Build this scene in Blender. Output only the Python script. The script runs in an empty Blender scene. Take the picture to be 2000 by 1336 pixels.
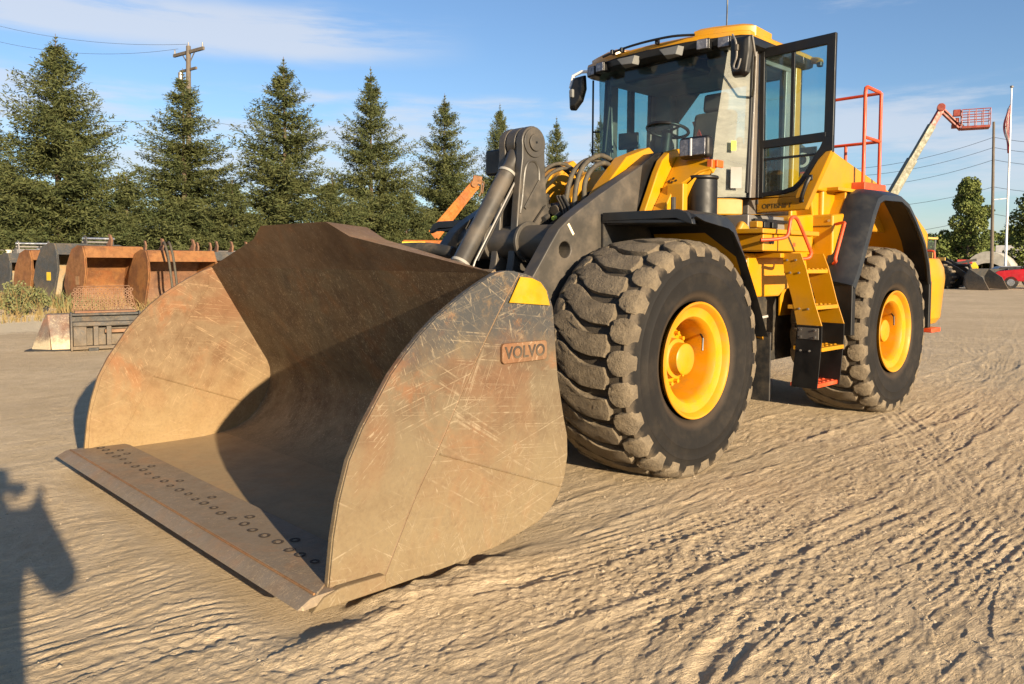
import bpy, bmesh, math, random
import numpy as np
from mathutils import Vector, Matrix, Quaternion
random.seed(7); rng = np.random.default_rng(11)
SC = bpy.context.scene
COL = SC.collection
PI = math.pi

# ------------------------------------------------------------------ camera
cam_d = bpy.data.cameras.new('camera'); cam = bpy.data.objects.new('camera', cam_d); COL.objects.link(cam)
CAM = Vector((4.95, 4.68, 1.555))
_y, _p, _r = [math.radians(a) for a in (226.11, 2.77, 0.29)]
FW = Vector((math.cos(_y)*math.cos(_p), math.sin(_y)*math.cos(_p), -math.sin(_p)))
RT = Vector((math.sin(_y), -math.cos(_y), 0)); UP = RT.cross(FW)
RT, UP = math.cos(_r)*RT+math.sin(_r)*UP, -math.sin(_r)*RT+math.cos(_r)*UP
mw = Matrix((RT, UP, -FW)).transposed().to_4x4(); mw.translation = CAM
cam.matrix_world = mw
cam_d.sensor_width = 36; cam_d.lens = 1553/2000*36; cam_d.shift_y = -0.041
cam_d.clip_start = 0.05; cam_d.clip_end = 3000
SC.camera = cam

# ------------------------------------------------------------------ light
SUN_AZ, SUN_EL = 78.3, 13.8
SUNV = Vector((math.cos(math.radians(SUN_AZ))*math.cos(math.radians(SUN_EL)), math.sin(math.radians(SUN_AZ))*math.cos(math.radians(SUN_EL)), math.sin(math.radians(SUN_EL))))
w = bpy.data.worlds.new("World"); SC.world = w; w.use_nodes = True
nt = w.node_tree; nt.nodes.clear()
def nn(t, **k):
    n = nt.nodes.new(t)
    for a, b in k.items(): setattr(n, a, b)
    return n
sky = nn('ShaderNodeTexSky', sky_type='NISHITA', sun_disc=False, sun_elevation=math.radians(SUN_EL), sun_rotation=math.radians(90-SUN_AZ), altitude=200, air_density=1.0, dust_density=0.5, ozone_density=2.4)
bg = nn('ShaderNodeBackground'); out = nn('ShaderNodeOutputWorld'); bg.inputs[1].default_value = 0.057
# clear-air colour and clouds, all as functions of the direction into the sky
def lk(a, b): nt.links.new(a, b)
def mth(op, a, b=None):
    x = nn('ShaderNodeMath', operation=op)
    for i, v in ((0, a), (1, b)):
        if v is None: continue
        if isinstance(v, (int, float)): x.inputs[i].default_value = v
        else: lk(v, x.inputs[i])
    return x.outputs[0]
def rng_(v, a, b, lo=0., hi=1.):
    x = nn('ShaderNodeMapRange', interpolation_type='SMOOTHSTEP'); lk(v, x.inputs[0])
    for i, q in enumerate((a, b, lo, hi)): x.inputs[i+1].default_value = q
    return x.outputs[0]
tc = nn('ShaderNodeTexCoord'); sep = nn('ShaderNodeSeparateXYZ'); lk(tc.outputs['Generated'], sep.inputs[0]); ZZ = sep.outputs[2]
def wnoise(sc, scale, det, rough, loc=(0, 0, 0)):
    mp = nn('ShaderNodeMapping'); mp.inputs['Scale'].default_value = sc; mp.inputs['Location'].default_value = loc; lk(tc.outputs['Generated'], mp.inputs[0])
    no = nn('ShaderNodeTexNoise'); no.inputs['Scale'].default_value = scale; no.inputs['Detail'].default_value = det; no.inputs['Roughness'].default_value = rough; lk(mp.outputs[0], no.inputs['Vector']); return no.outputs[0]
dt = nn('ShaderNodeVectorMath', operation='DOT_PRODUCT'); lk(tc.outputs['Generated'], dt.inputs[0]); dt.inputs[1].default_value = tuple(RT)
wav = wnoise((1, 1, 3), 2.2, 5, .6, (2, 1, 4))
zw = mth('ADD', ZZ, mth('MULTIPLY', mth('SUBTRACT', wav, .5), .05))
bank = mth('MULTIPLY', rng_(zw, .205, .190), rng_(zw, .02, .12, .25, 1.))                     # long low bank
bank = mth('MULTIPLY', bank, rng_(wnoise((1, 1, 7), 3.2, 8, .62, (.3, 5, 1)), .38, .60))
streak = mth('MULTIPLY', mth('MULTIPLY', rng_(zw, .224, .248), rng_(zw, .30, .272)), rng_(dt.outputs['Value'], -.02, -.24))  # streak high at the left
streak = mth('MULTIPLY', streak, rng_(wnoise((1, 1, 9), 3.0, 8, .6, (1, 0, 0)), .34, .56))
wisp = mth('MULTIPLY', rng_(wnoise((1, 1, 6), 2.6, 9, .66, (7, 2, 3)), .56, .72), .30)
cl = mth('MAXIMUM', mth('MULTIPLY', bank, .68), mth('MAXIMUM', mth('MULTIPLY', streak, .75), wisp))
tint = nn('ShaderNodeMix', data_type='RGBA', blend_type='MULTIPLY'); tint.inputs[0].default_value = 1; lk(sky.outputs[0], tint.inputs[6]); tint.inputs[7].default_value = (1.0, 1.08, 1.22, 1)
mix = nn('ShaderNodeMix', data_type='RGBA'); lk(cl, mix.inputs[0]); lk(tint.outputs[2], mix.inputs[6]); mix.inputs[7].default_value = (5.2, 5.5, 6.1, 1)
lk(mix.outputs[2], bg.inputs[0]); lk(bg.outputs[0], out.inputs[0])

sd = bpy.data.lights.new('sun', 'SUN'); so = bpy.data.objects.new('sun', sd); COL.objects.link(so)
sd.energy = 4.5; sd.angle = math.radians(0.55); sd.color = (1.0, 0.81, 0.56)
so.rotation_euler = (-SUNV).to_track_quat('-Z', 'Y').to_euler(); so.location = (0, 40, 30)
SC.view_settings.view_transform = 'Standard'; SC.view_settings.look = 'None'; SC.view_settings.gamma = 1
SC.view_settings.exposure = 1.30
SC.render.engine = 'CYCLES'

# ------------------------------------------------------------------ helpers
def tag(o, label=None, cat=None, group=None, kind=None):
    if label: o['label'] = label
    if cat: o['category'] = cat
    if group: o['group'] = group
    if kind: o['kind'] = kind
    return o
def empty(name, loc=(0, 0, 0), rz=0, label=None, cat=None, group=None):
    o = bpy.data.objects.new(name, None); COL.objects.link(o); o.location = loc; o.rotation_euler = (0, 0, rz); o.empty_display_size = 0.2
    return tag(o, label, cat, group)
def copy_tree(o, parent=None):
    c = o.copy(); COL.objects.link(c); c.parent = parent
    for ch in [x for x in bpy.data.objects if x.parent == o]: copy_tree(ch, c)
    return c
class MB:
    def __init__(s): s.v = []; s.f = []
    def add(s, vs, fs):
        n = len(s.v); s.v += [tuple(v) for v in vs]; s.f += [tuple(i+n for i in f) for f in fs]; return s
    def box(s, x0, x1, y0, y1, z0, z1):
        return s.add([(x0,y0,z0),(x1,y0,z0),(x1,y1,z0),(x0,y1,z0),(x0,y0,z1),(x1,y0,z1),(x1,y1,z1),(x0,y1,z1)],
                     [(0,3,2,1),(4,5,6,7),(0,1,5,4),(1,2,6,5),(2,3,7,6),(3,0,4,7)])
    def obox(s, c, size, rot):
        m = rot if isinstance(rot, Matrix) else Matrix.Rotation(rot, 3, 'Z'); c = Vector(c); a, b, d = [x/2 for x in size]
        vs = [c+m@Vector(p) for p in [(-a,-b,-d),(a,-b,-d),(a,b,-d),(-a,b,-d),(-a,-b,d),(a,-b,d),(a,b,d),(-a,b,d)]]
        return s.add(vs, [(0,3,2,1),(4,5,6,7),(0,1,5,4),(1,2,6,5),(2,3,7,6),(3,0,4,7)])
    def bar(s, p, q, w, h, up=(0,0,1)):
        p, q = Vector(p), Vector(q); d = q-p; L = d.length; d.normalize(); u = Vector(up); r = d.cross(u)
        if r.length < 1e-4: r = d.cross(Vector((0,1,0)))
        r.normalize(); u = r.cross(d); m = Matrix((d, r, u)).transposed()
        return s.obox((p+q)/2, (L, w, h), m)
    def prism(s, poly, ax, a, b):
        n = len(poly)
        def P(p, t): return {'y': (p[0], t, p[1]), 'x': (t, p[0], p[1]), 'z': (p[0], p[1], t)}[ax]
        vs = [P(p, a) for p in poly]+[P(p, b) for p in poly]
        return s.add(vs, [tuple(range(n)), tuple(range(2*n-1, n-1, -1))]+[(i, i+n, (i+1) % n+n, (i+1) % n) for i in range(n)])
    def plate(s, pts, off):
        n = len(pts); off = Vector(off); vs = [Vector(p) for p in pts]; vs += [p+off for p in vs]
        return s.add(vs, [tuple(range(n)), tuple(range(2*n-1, n-1, -1))]+[(i, i+n, (i+1) % n+n, (i+1) % n) for i in range(n)])
    def loft(s, rings, closed=True, cap=True):
        n = len(rings[0]); vs = [p for r in rings for p in r]; fs = []
        for k in range(len(rings)-1):
            for i in range(n if closed else n-1):
                j = (i+1) % n; fs.append((k*n+i, k*n+j, (k+1)*n+j, (k+1)*n+i))
        if cap and closed: fs += [tuple(range(n-1, -1, -1)), tuple((len(rings)-1)*n+i for i in range(n))]
        return s.add(vs, fs)
    def tube(s, pts, r, n=8, cap=True, close=False):
        pts = [Vector(p) for p in pts]; rings = []; N = len(pts)
        t0 = (pts[1]-pts[0]).normalized(); ref = Vector((0,0,1)) if abs(t0.z) < .9 else Vector((1,0,0)); u = t0.cross(ref).normalized()
        for i, p in enumerate(pts):
            a = pts[max(i-1, 0)] if not close else pts[i-1]; b = pts[min(i+1, N-1)] if not close else pts[(i+1) % N]
            t = (b-a).normalized(); u = (u-t*u.dot(t)).normalized(); v = t.cross(u); rr = r[i] if isinstance(r, (list, tuple)) else r
            rings.append([p+u*math.cos(2*PI*k/n)*rr+v*math.sin(2*PI*k/n)*rr for k in range(n)])
        if close: rings.append(rings[0])
        return s.loft(rings, cap=cap and not close)
    def cyl(s, p, q, r, n=20, r2=None):
        return s.tube([p, q], [r, r if r2 is None else r2], n)
    def lathe(s, prof, o, ax='y', n=48, closed_prof=False, a0=0, a1=2*PI):
        o = Vector(o); rings = []; full = abs(a1-a0-2*PI) < 1e-6; m = n if full else n+1
        for k in range(m):
            a = a0+(a1-a0)*k/n; c, q = math.cos(a), math.sin(a)
            rings.append([o+{'y': Vector((r*c, h, r*q)), 'x': Vector((h, r*c, r*q)), 'z': Vector((r*c, r*q, h))}[ax] for r, h in prof])
        vs = [p for r in rings for p in r]; P = len(prof); fs = []
        for k in range(n):
            k2 = (k+1) % m
            for i in range(P if closed_prof else P-1):
                j = (i+1) % P; fs.append((k*P+i, k*P+j, k2*P+j, k2*P+i))
        return s.add(vs, fs)
    def mirror_y(s):
        m = MB(); m.v = [(x, -y, z) for x, y, z in s.v]; m.f = [tuple(reversed(f)) for f in s.f]; return m
    def build(s, name, mat, parent=None, bevel=0, smooth=None, label=None, seg=2, loc=None, solid=0):
        me = bpy.data.meshes.new(name); me.from_pydata([tuple(v) for v in s.v], [], s.f); me.materials.append(mat)
        bm = bmesh.new(); bm.from_mesh(me); bmesh.ops.recalc_face_normals(bm, faces=bm.faces); bm.to_mesh(me); bm.free()
        if smooth is not None:
            me.shade_smooth(); me.set_sharp_from_angle(angle=math.radians(smooth))
        o = bpy.data.objects.new(name, me); COL.objects.link(o); o.parent = parent
        if loc: o.location = loc
        if solid:
            md = o.modifiers.new('s', 'SOLIDIFY'); md.thickness = solid; md.offset = 0
        if bevel:
            md = o.modifiers.new('b', 'BEVEL'); md.width = bevel; md.segments = seg; md.limit_method = 'ANGLE'; md.angle_limit = math.radians(32)
            if smooth is None: me.shade_smooth(); me.set_sharp_from_angle(angle=math.radians(28))
            md.harden_normals = True
        if label: o['label'] = label
        return o
def np_mesh(name, V, F, mat, parent=None, smooth=False):
    F = np.asarray(F); k = F.shape[1]; me = bpy.data.meshes.new(name); me.vertices.add(len(V)); me.vertices.foreach_set('co', np.asarray(V, np.float32).ravel())
    me.loops.add(F.size); me.loops.foreach_set('vertex_index', F.astype(np.int32).ravel())
    me.polygons.add(len(F)); me.polygons.foreach_set('loop_start', np.arange(0, F.size, k, dtype=np.int32))
    me.polygons.foreach_set('use_smooth', np.full(len(F), smooth)); me.materials.append(mat)
    me.update(calc_edges=True); me.validate()
    o = bpy.data.objects.new(name, me); COL.objects.link(o); o.parent = parent
    return o
def arc(cx, cz, r, a0, a1, n=8): return [(cx+r*math.cos(math.radians(a0+(a1-a0)*i/n)), cz+r*math.sin(math.radians(a0+(a1-a0)*i/n))) for i in range(n+1)]
def smoothpath(pts, n=6):
    pts = [Vector(p) for p in pts]; P = [pts[0]]+pts+[pts[-1]]; o = []
    for i in range(1, len(P)-2):
        for k in range(n):
            t = k/n; a, b, c, d = P[i-1], P[i], P[i+1], P[i+2]
            o.append(0.5*((2*b)+(c-a)*t+(2*a-5*b+4*c-d)*t*t+(-a+3*b-3*c+d)*t**3))
    return o+[pts[-1]]
def spot(u, D, z=0):   # ground place seen along picture column u at depth D metres
    v = 586-1553*math.tan(_p); d = FW+RT*((u-1000)/1553)-UP*((v-586)/1553); p = CAM+d*D; return Vector((p.x, p.y, z))
def at(u, v, D):
    return CAM+(FW+RT*((u-1000)/1553)-UP*((v-586)/1553))*D
def text_part(txt, name, mat, parent, size, origin, xdir, ydir, depth=.003, bold=0):
    cu = bpy.data.curves.new('t', 'FONT'); cu.body = txt; cu.size = size; cu.extrude = depth; cu.align_x = 'CENTER'; cu.align_y = 'CENTER'; cu.offset = bold
    to = bpy.data.objects.new('t', cu); COL.objects.link(to); bpy.context.view_layer.update()
    me = bpy.data.meshes.new_from_object(to.evaluated_get(bpy.context.evaluated_depsgraph_get())); bpy.data.objects.remove(to)
    X = Vector(xdir).normalized(); Y = Vector(ydir).normalized(); Z = X.cross(Y); m = Matrix((X, Y, Z)).transposed().to_4x4(); m.translation = Vector(origin)
    me.transform(m); me.materials.clear(); me.materials.append(mat)
    o = bpy.data.objects.new(name, me); COL.objects.link(o); o.parent = parent; return o

# ------------------------------------------------------------------ materials
class NT:
    def __init__(s, name):
        s.m = bpy.data.materials.new(name); s.m.use_nodes = True; s.t = s.m.node_tree; s.b = s.t.nodes['Principled BSDF']; s.o = s.t.nodes['Material Output']
        s.tc = s.t.nodes.new('ShaderNodeTexCoord'); s.P = s.tc.outputs['Object']
    def n(s, t, **k):
        x = s.t.nodes.new(t)
        for a, b in k.items(): setattr(x, a, b)
        return x
    def L(s, a, b): s.t.links.new(a, b)
    def map(s, rot=(0,0,0), sc=(1,1,1), loc=(0,0,0), src=None):
        x = s.n('ShaderNodeMapping'); x.inputs['Rotation'].default_value = rot; x.inputs['Scale'].default_value = sc; x.inputs['Location'].default_value = loc; s.L(src or s.P, x.inputs[0]); return x.outputs[0]
    def noise(s, scale, detail=4, rough=.55, vec=None, dist=0):
        x = s.n('ShaderNodeTexNoise'); x.inputs['Scale'].default_value = scale; x.inputs['Detail'].default_value = detail; x.inputs['Roughness'].default_value = rough; x.inputs['Distortion'].default_value = dist
        s.L(vec or s.P, x.inputs['Vector']); return x.outputs[0]
    def ramp(s, fac, a, b, lo=0, hi=1):
        x = s.n('ShaderNodeMapRange'); x.interpolation_type = 'SMOOTHSTEP'; x.inputs[1].default_value = a; x.inputs[2].default_value = b; x.inputs[3].default_value = lo; x.inputs[4].default_value = hi; s.L(fac, x.inputs[0]); return x.outputs[0]
    def mix(s, fac, a, b):
        x = s.n('ShaderNodeMix', data_type='RGBA')
        for i, v in ((0, fac), (6, a), (7, b)):
            if isinstance(v, (int, float)): x.inputs[i].default_value = v
            elif isinstance(v, tuple): x.inputs[i].default_value = (*v[:3], 1)
            else: s.L(v, x.inputs[i])
        return x.outputs[2]
    def math(s, op, a, b=None):
        x = s.n('ShaderNodeMath', operation=op)
        for i, v in ((0, a), (1, b)):
            if v is None: continue
            if isinstance(v, (int, float)): x.inputs[i].default_value = v
            else: s.L(v, x.inputs[i])
        return x.outputs[0]
    def col(s, c):
        if isinstance(c, tuple): s.b.inputs['Base Color'].default_value = (*c[:3], 1)
        else: s.L(c, s.b.inputs['Base Color'])
    def rough(s, r):
        if isinstance(r, (int, float)): s.b.inputs['Roughness'].default_value = r
        else: s.L(r, s.b.inputs['Roughness'])
    def bump(s, h, strength=.3, dist=.01):
        x = s.n('ShaderNodeBump'); x.inputs['Strength'].default_value = strength; x.inputs['Distance'].default_value = dist; s.L(h, x.inputs['Height']); s.L(x.outputs[0], s.b.inputs['Normal'])
def simple(name, c, r=.6, metal=0, dust=.25, dcol=(.34,.26,.16), sc=6, bump=.15, bd=.002):
    m = NT(name); n = m.noise(sc, 6, .65); f = m.ramp(n, .42, .72, 0, dust)
    v = m.mix(m.ramp(m.noise(sc*.35, 3), .3, .7), tuple(x*.82 for x in c), tuple(min(1, x*1.1) for x in c))
    m.col(m.mix(f, v, dcol)); m.rough(m.ramp(n, .3, .8, r-.08, min(1, r+.25))); m.b.inputs['Metallic'].default_value = metal
    if bump: m.bump(m.noise(sc*14, 3), bump, bd)
    return m.m
def steel(name, base, rust, dust, paint=None, paint_box=None, dust_z=(.1,.9), dust_amt=.8, scratch=.8, patch=(.45,.62)):
    """worn bucket steel: grey plate, brown rust clouds, sand film low down, bright scratches"""
    m = NT(name); P = m.P
    big = m.noise(1.6, 6, .6, dist=.4); med = m.noise(6, 8, .7); fine = m.noise(45, 5, .7)
    c = m.mix(m.ramp(big, patch[0], patch[1]), base, rust)
    c = m.mix(m.ramp(med, .4, .7, 0, .55), c, tuple(x*.55 for x in rust))
    c = m.mix(m.ramp(m.noise(2.6, 7, .7, m.map(loc=(4,2,7)), .8), .52, .68, 0, .6), c, (rust[0]*1.5, rust[1]*1.15, rust[2]*.9))
    sp = m.n('ShaderNodeSeparateXYZ'); m.L(P, sp.inputs[0])
    zz = m.math('ADD', sp.outputs[2], m.math('MULTIPLY', m.math('SUBTRACT', med, .5), .5))
    dz = m.ramp(zz, dust_z[0], dust_z[1], dust_amt, 0)
    dd = m.math('MULTIPLY', dz, m.ramp(fine, .25, .6, .55, 1))
    c = m.mix(dd, c, dust)
    if paint:
        wob = m.math('MULTIPLY', m.math('SUBTRACT', m.noise(5, 7, .75), .5), .5)
        a = m.ramp(m.math('ADD', sp.outputs[2], wob), paint_box[0], paint_box[1])
        c = m.mix(m.math('MULTIPLY', a, m.ramp(m.noise(9, 7, .8), .36, .5)), c, paint)
    sfac = None
    for i, (rx, ry, rz, s1, s2) in enumerate([(0,.55,0,1.1,95),(0,-.7,.1,1.6,120),(.0,1.25,.1,1.5,110),(0,.12,.0,1.2,130),(0,-.28,0,.8,90),(.0,.95,.1,2.6,170),(0,-1.15,.0,2.2,150)]):
        v = m.map((0, 0, 0), (s1, s2, s2), (i*3.1, i*1.7, i), m.map((rx, ry, rz)))
        wv = m.noise(1.0, 2, .5, v, .35); f = m.ramp(wv, .615, .67)
        f = m.math('MULTIPLY', f, m.ramp(m.noise(1.7, 4, .65, m.map(loc=(i*5, i, 2))), .44, .62))
        sfac = f if sfac is None else m.math('MAXIMUM', sfac, f)
    c = m.mix(m.math('MULTIPLY', m.math('MULTIPLY', sfac, m.ramp(m.noise(25, 4, .7), .35, .6)), scratch), c, (max(.30, dust[0]*1.5), max(.24, dust[1]*1.5), max(.16, dust[2]*1.55)))
    m.col(c); m.rough(m.ramp(med, .3, .7, .55, .85)); m.b.inputs['Specular IOR Level'].default_value = .35
    m.bump(m.math('ADD', m.math('MULTIPLY', med, .6), m.math('ADD', m.math('MULTIPLY', fine, .3), m.math('MULTIPLY', sfac, -.2))), .5, .006)
    return m.m
def emis(name, c, s):
    m = NT(name); m.col(c); return m.m
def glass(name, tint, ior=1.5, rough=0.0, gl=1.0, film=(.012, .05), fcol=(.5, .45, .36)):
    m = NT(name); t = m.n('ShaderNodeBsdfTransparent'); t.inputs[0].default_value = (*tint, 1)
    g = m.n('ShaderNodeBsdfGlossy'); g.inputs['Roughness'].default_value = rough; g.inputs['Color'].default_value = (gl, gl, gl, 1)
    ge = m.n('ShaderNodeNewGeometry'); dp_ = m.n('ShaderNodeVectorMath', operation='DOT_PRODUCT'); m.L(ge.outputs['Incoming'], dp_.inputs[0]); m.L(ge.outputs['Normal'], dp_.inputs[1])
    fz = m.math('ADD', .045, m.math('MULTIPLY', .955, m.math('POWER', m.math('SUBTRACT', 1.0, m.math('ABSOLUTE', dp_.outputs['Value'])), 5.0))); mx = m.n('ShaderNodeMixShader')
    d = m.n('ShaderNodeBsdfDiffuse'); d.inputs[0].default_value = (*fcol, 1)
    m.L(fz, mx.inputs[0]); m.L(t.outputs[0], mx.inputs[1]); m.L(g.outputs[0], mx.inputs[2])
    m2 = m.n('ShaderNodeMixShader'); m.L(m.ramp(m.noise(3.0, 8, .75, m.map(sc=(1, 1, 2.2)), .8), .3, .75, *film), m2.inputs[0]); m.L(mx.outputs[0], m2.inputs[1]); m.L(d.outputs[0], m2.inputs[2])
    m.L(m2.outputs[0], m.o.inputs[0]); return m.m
YEL = simple('yellow_paint', (.49, .225, .0015), .36, dust=.30, dcol=(.20,.14,.06), sc=2.6, bump=.04)
YEL2 = simple('yellow_paint_rim', (.53, .225, .002), .42, dust=.30, dcol=(.24,.15,.06), sc=7, bump=.05)
ORG = simple('orange_enamel', (.62, .062, .012), .45, dust=.15)
CHAR = simple('charcoal_paint', (.052, .047, .040), .45, dust=.30, dcol=(.22,.17,.12), sc=4)
BLK = simple('black_plastic', (.0055, .0055, .006), .45, dust=.04, dcol=(.12,.10,.07), sc=4)
FEND = simple('black_rubber_fender', (.014, .0155, .018), .42, dust=.12, dcol=(.12,.11,.09), sc=3)
RUB = simple('black_rubber', (.02, .02, .02), .7, dust=.2)
HOSE = simple('hose_sleeve', (.055, .047, .035), .7, dust=.35, dcol=(.2,.16,.09), sc=20)
GREY = simple('grey_steel', (.22, .21, .20), .45, metal=.4, dust=.2)
TAUPE = simple('taupe_post_paint', (.13, .115, .10), .4, dust=.1)
CHROME = simple('bright_steel', (.6, .6, .6), .25, metal=.9, dust=.1)
WHITE = simple('white_paint', (.75, .75, .74), .5, dust=.1)
INT = simple('cab_interior_grey', (.16, .165, .165), .7, dust=.05)
SEATM = simple('seat_cloth', (.035, .035, .037), .85, dust=.05)
LENS = simple('lamp_lens', (.13, .13, .15), .2, metal=.3, dust=.3, dcol=(.5,.5,.52), sc=22)
AMB = simple('amber_lens', (.55, .10, .008), .3, dust=.02)
RED = simple('red_paint', (.45, .012, .02), .35, dust=.05)
GLS = glass('cab_glass', (.60, .80, .80))
GLSREF = glass('dust_and_reflection_glass', (.55, .72, .70), film=(.30, .52), fcol=(.50, .50, .42))  # pale diffuse film: dust plus a painted-in reflection of bright sky
GLS2 = glass('door_glass', (.66, .84, .86))
DARKY = simple('engine_bay_dark', (.02, .018, .015), .8, dust=.2)
PRINT = simple('dark_print', (.06, .045, .02), .6, dust=0, bump=0)
BSIDE = steel('bucket_side_steel', (.125,.096,.060), (.130,.070,.038), (.200,.148,.080), paint=(.045,.045,.045), paint_box=(1.02,1.30), dust_z=(.2,1.15), dust_amt=.75, scratch=.62)
BFAR = steel('bucket_far_plate_steel', (.165,.11,.06), (.155,.078,.037), (.27,.185,.085), dust_z=(.1,1.0), dust_amt=.85, scratch=.45)
BIN = steel('bucket_inner_steel', (.125,.090,.050), (.120,.074,.037), (.30,.225,.13), dust_z=(.13,.55), dust_amt=.8, scratch=.75)
BFLOOR = steel('bucket_floor_steel', (.27,.205,.125), (.27,.17,.09), (.36,.26,.145), dust_z=(.5,1.5), dust_amt=.75, scratch=.25)
BEDGE = steel('cutting_edge_steel', (.17,.145,.12), (.21,.135,.085), (.29,.215,.13), dust_z=(.5,1.5), dust_amt=.45, scratch=.8)
BTOP = steel('spill_guard_steel', (.175,.115,.065), (.155,.092,.046), (.4,.28,.16), dust_z=(-3,-2), dust_amt=0, scratch=.35)
def rusty(name, a, b): return steel(name, a, b, (.36,.24,.12), dust_z=(-.2,.8), dust_amt=.35, scratch=.3)
RUSTO = rusty('orange_rust_steel', (.24,.105,.035), (.15,.062,.025))
DKG = rusty('dark_grey_worn_steel', (.045,.052,.058), (.075,.07,.062))
def tread_mat():
    m = NT('dusty_tread_rubber'); n = m.noise(7, 8, .75); f = m.noise(70, 4, .7)
    c = m.mix(m.ramp(n, .35, .65), (.125,.098,.066), (.21,.165,.108)); c = m.mix(m.ramp(f, .55, .7, 0, .6), c, (.05,.042,.034))
    m.col(c); m.rough(.9); m.bump(m.math('ADD', m.math('MULTIPLY', m.noise(22, 6, .75), 1.2), m.math('ADD', n, m.math('MULTIPLY', f, .6))), 1.0, .016); return m.m
TREAD = tread_mat()
TBASE = simple('groove_dirt', (.055,.043,.03), .95, dust=.5, dcol=(.11,.085,.055), sc=9, bump=.5, bd=.01)
def casing_mat():
    m = NT('tyre_sidewall_rubber'); n = m.noise(5, 6, .7); f = m.noise(60, 4)
    c = m.mix(m.ramp(n, .4, .75, 0, .6), (.0095,.0085,.008), (.034,.027,.020)); sx = m.n('ShaderNodeSeparateXYZ'); m.L(m.P, sx.inputs[0]); rr_ = m.math('SQRT', m.math('ADD', m.math('POWER', sx.outputs[0], 2.0), m.math('POWER', m.math('SUBTRACT', sx.outputs[2], .845), 2.0)))
    rd = m.math('ADD', rr_, m.math('MULTIPLY', m.math('SUBTRACT', m.noise(11, 6, .75), .5), .14)); c = m.mix(m.ramp(rd, .775, .845), c, (.115,.090,.062)); c = m.mix(m.ramp(m.math('ABSOLUTE', m.math('SUBTRACT', rr_, .47)), .05, .0, 0, .35), c, (.09,.06,.035)); m.b.inputs['Specular IOR Level'].default_value = .25; m.col(c); m.rough(.75)
    m.bump(f, .3, .003); return m.m
CASE = casing_mat()
def ground_mat():
    m = NT('sandy_gravel'); n1 = m.noise(.35, 5, .6); n2 = m.noise(3.5, 7, .7); n3 = m.noise(38, 6, .75); n4 = m.noise(160, 3, .6)
    c = m.mix(m.ramp(n1, .35, .65), (.57,.445,.29), (.67,.53,.35))
    c = m.mix(m.ramp(n2, .35, .7, 0, .55), c, (.46,.345,.205)); c = m.mix(m.ramp(n3, .52, .72, 0, .45), c, (.30,.225,.14))
    c = m.mix(m.ramp(n4, .66, .74, 0, .6), c, (.66,.56,.42))
    wv_ = m.map(rot=(0, 0, .12)); FINE = m.noise(1.0, 6, .68, m.map(sc=(3.2, 34, 3), src=wv_), 1.2); c = m.mix(m.ramp(FINE, .48, .68, 0, .30), c, (.38,.29,.175))
    sp = m.n('ShaderNodeSeparateXYZ'); m.L(m.P, sp.inputs[0]); yy_ = m.math('ADD', sp.outputs[1], m.math('MULTIPLY', n2, 3.0)); pale = m.math('MULTIPLY', m.math('MULTIPLY', m.ramp(yy_, -12.6, -13.6), m.ramp(yy_, -18.6, -17.0)), m.ramp(sp.outputs[0], -2.8, -1.2)); c = m.mix(m.math('MULTIPLY', pale, .7), c, (.78,.66,.46))
    m.col(c); m.rough(.95); m.b.inputs['Specular IOR Level'].default_value = .15
    m.bump(m.math('ADD', m.math('MULTIPLY', n3, 1.35), m.math('ADD', m.math('MULTIPLY', n4, .8), m.math('MULTIPLY', FINE, 1.5))), .7, .028); return m.m
SAND = ground_mat()
def leafmat(name, a, b, c3, sc=1.2):
    m = NT(name); n = m.noise(sc, 4, .6); q = m.noise(9, 3, .6)
    c = m.mix(m.ramp(n, .35, .65), a, b); c = m.mix(m.ramp(q, .5, .72, 0, .6), c, c3); m.col(c); m.rough(.75); m.b.inputs['Specular IOR Level'].default_value = .2
    return m.m
SPR = leafmat('spruce_needles', (.054,.070,.025), (.084,.093,.032), (.120,.108,.040))
DEC = leafmat('leaf_green', (.095,.13,.035), (.14,.165,.045), (.20,.19,.065))
BARK = simple('bark', (.10,.07,.05), .9, dust=.2, sc=8, bump=.6, bd=.02)
DRYG = leafmat('dry_grass', (.24,.165,.07), (.19,.155,.06), (.30,.22,.11), 2.5)
GRNG = leafmat('green_weed', (.12,.135,.05), (.16,.16,.07), (.25,.23,.13), 2.5)
WOOD = simple('weathered_wood', (.115,.095,.075), .85, dust=.2, sc=5)
# ------------------------------------------------------------------ ground
def vnoise(x, y, seed=0):
    xi = np.floor(x).astype(np.int64); yi = np.floor(y).astype(np.int64); fx = x-xi; fy = y-yi
    fx = fx*fx*(3-2*fx); fy = fy*fy*(3-2*fy)
    def h(a, b):
        n = (a*374761393+b*668265263+seed*974634777) & 0xffffffff; n = ((n ^ (n >> 13))*1274126177) & 0xffffffff
        return ((n ^ (n >> 16)) & 0xffff)/65535.0
    return (h(xi, yi)*(1-fx)+h(xi+1, yi)*fx)*(1-fy)+(h(xi, yi+1)*(1-fx)+h(xi+1, yi+1)*fx)*fy
def fbm(x, y, o=4, seed=0):
    s = 0; a = .5
    for i in range(o): s = s+a*vnoise(x*2**i+i*17.3, y*2**i+i*9.1, seed+i); a *= .55
    return s
def sst(a, b, x): t = np.clip((x-a)/(b-a), 0, 1); return t*t*(3-2*t)
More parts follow.
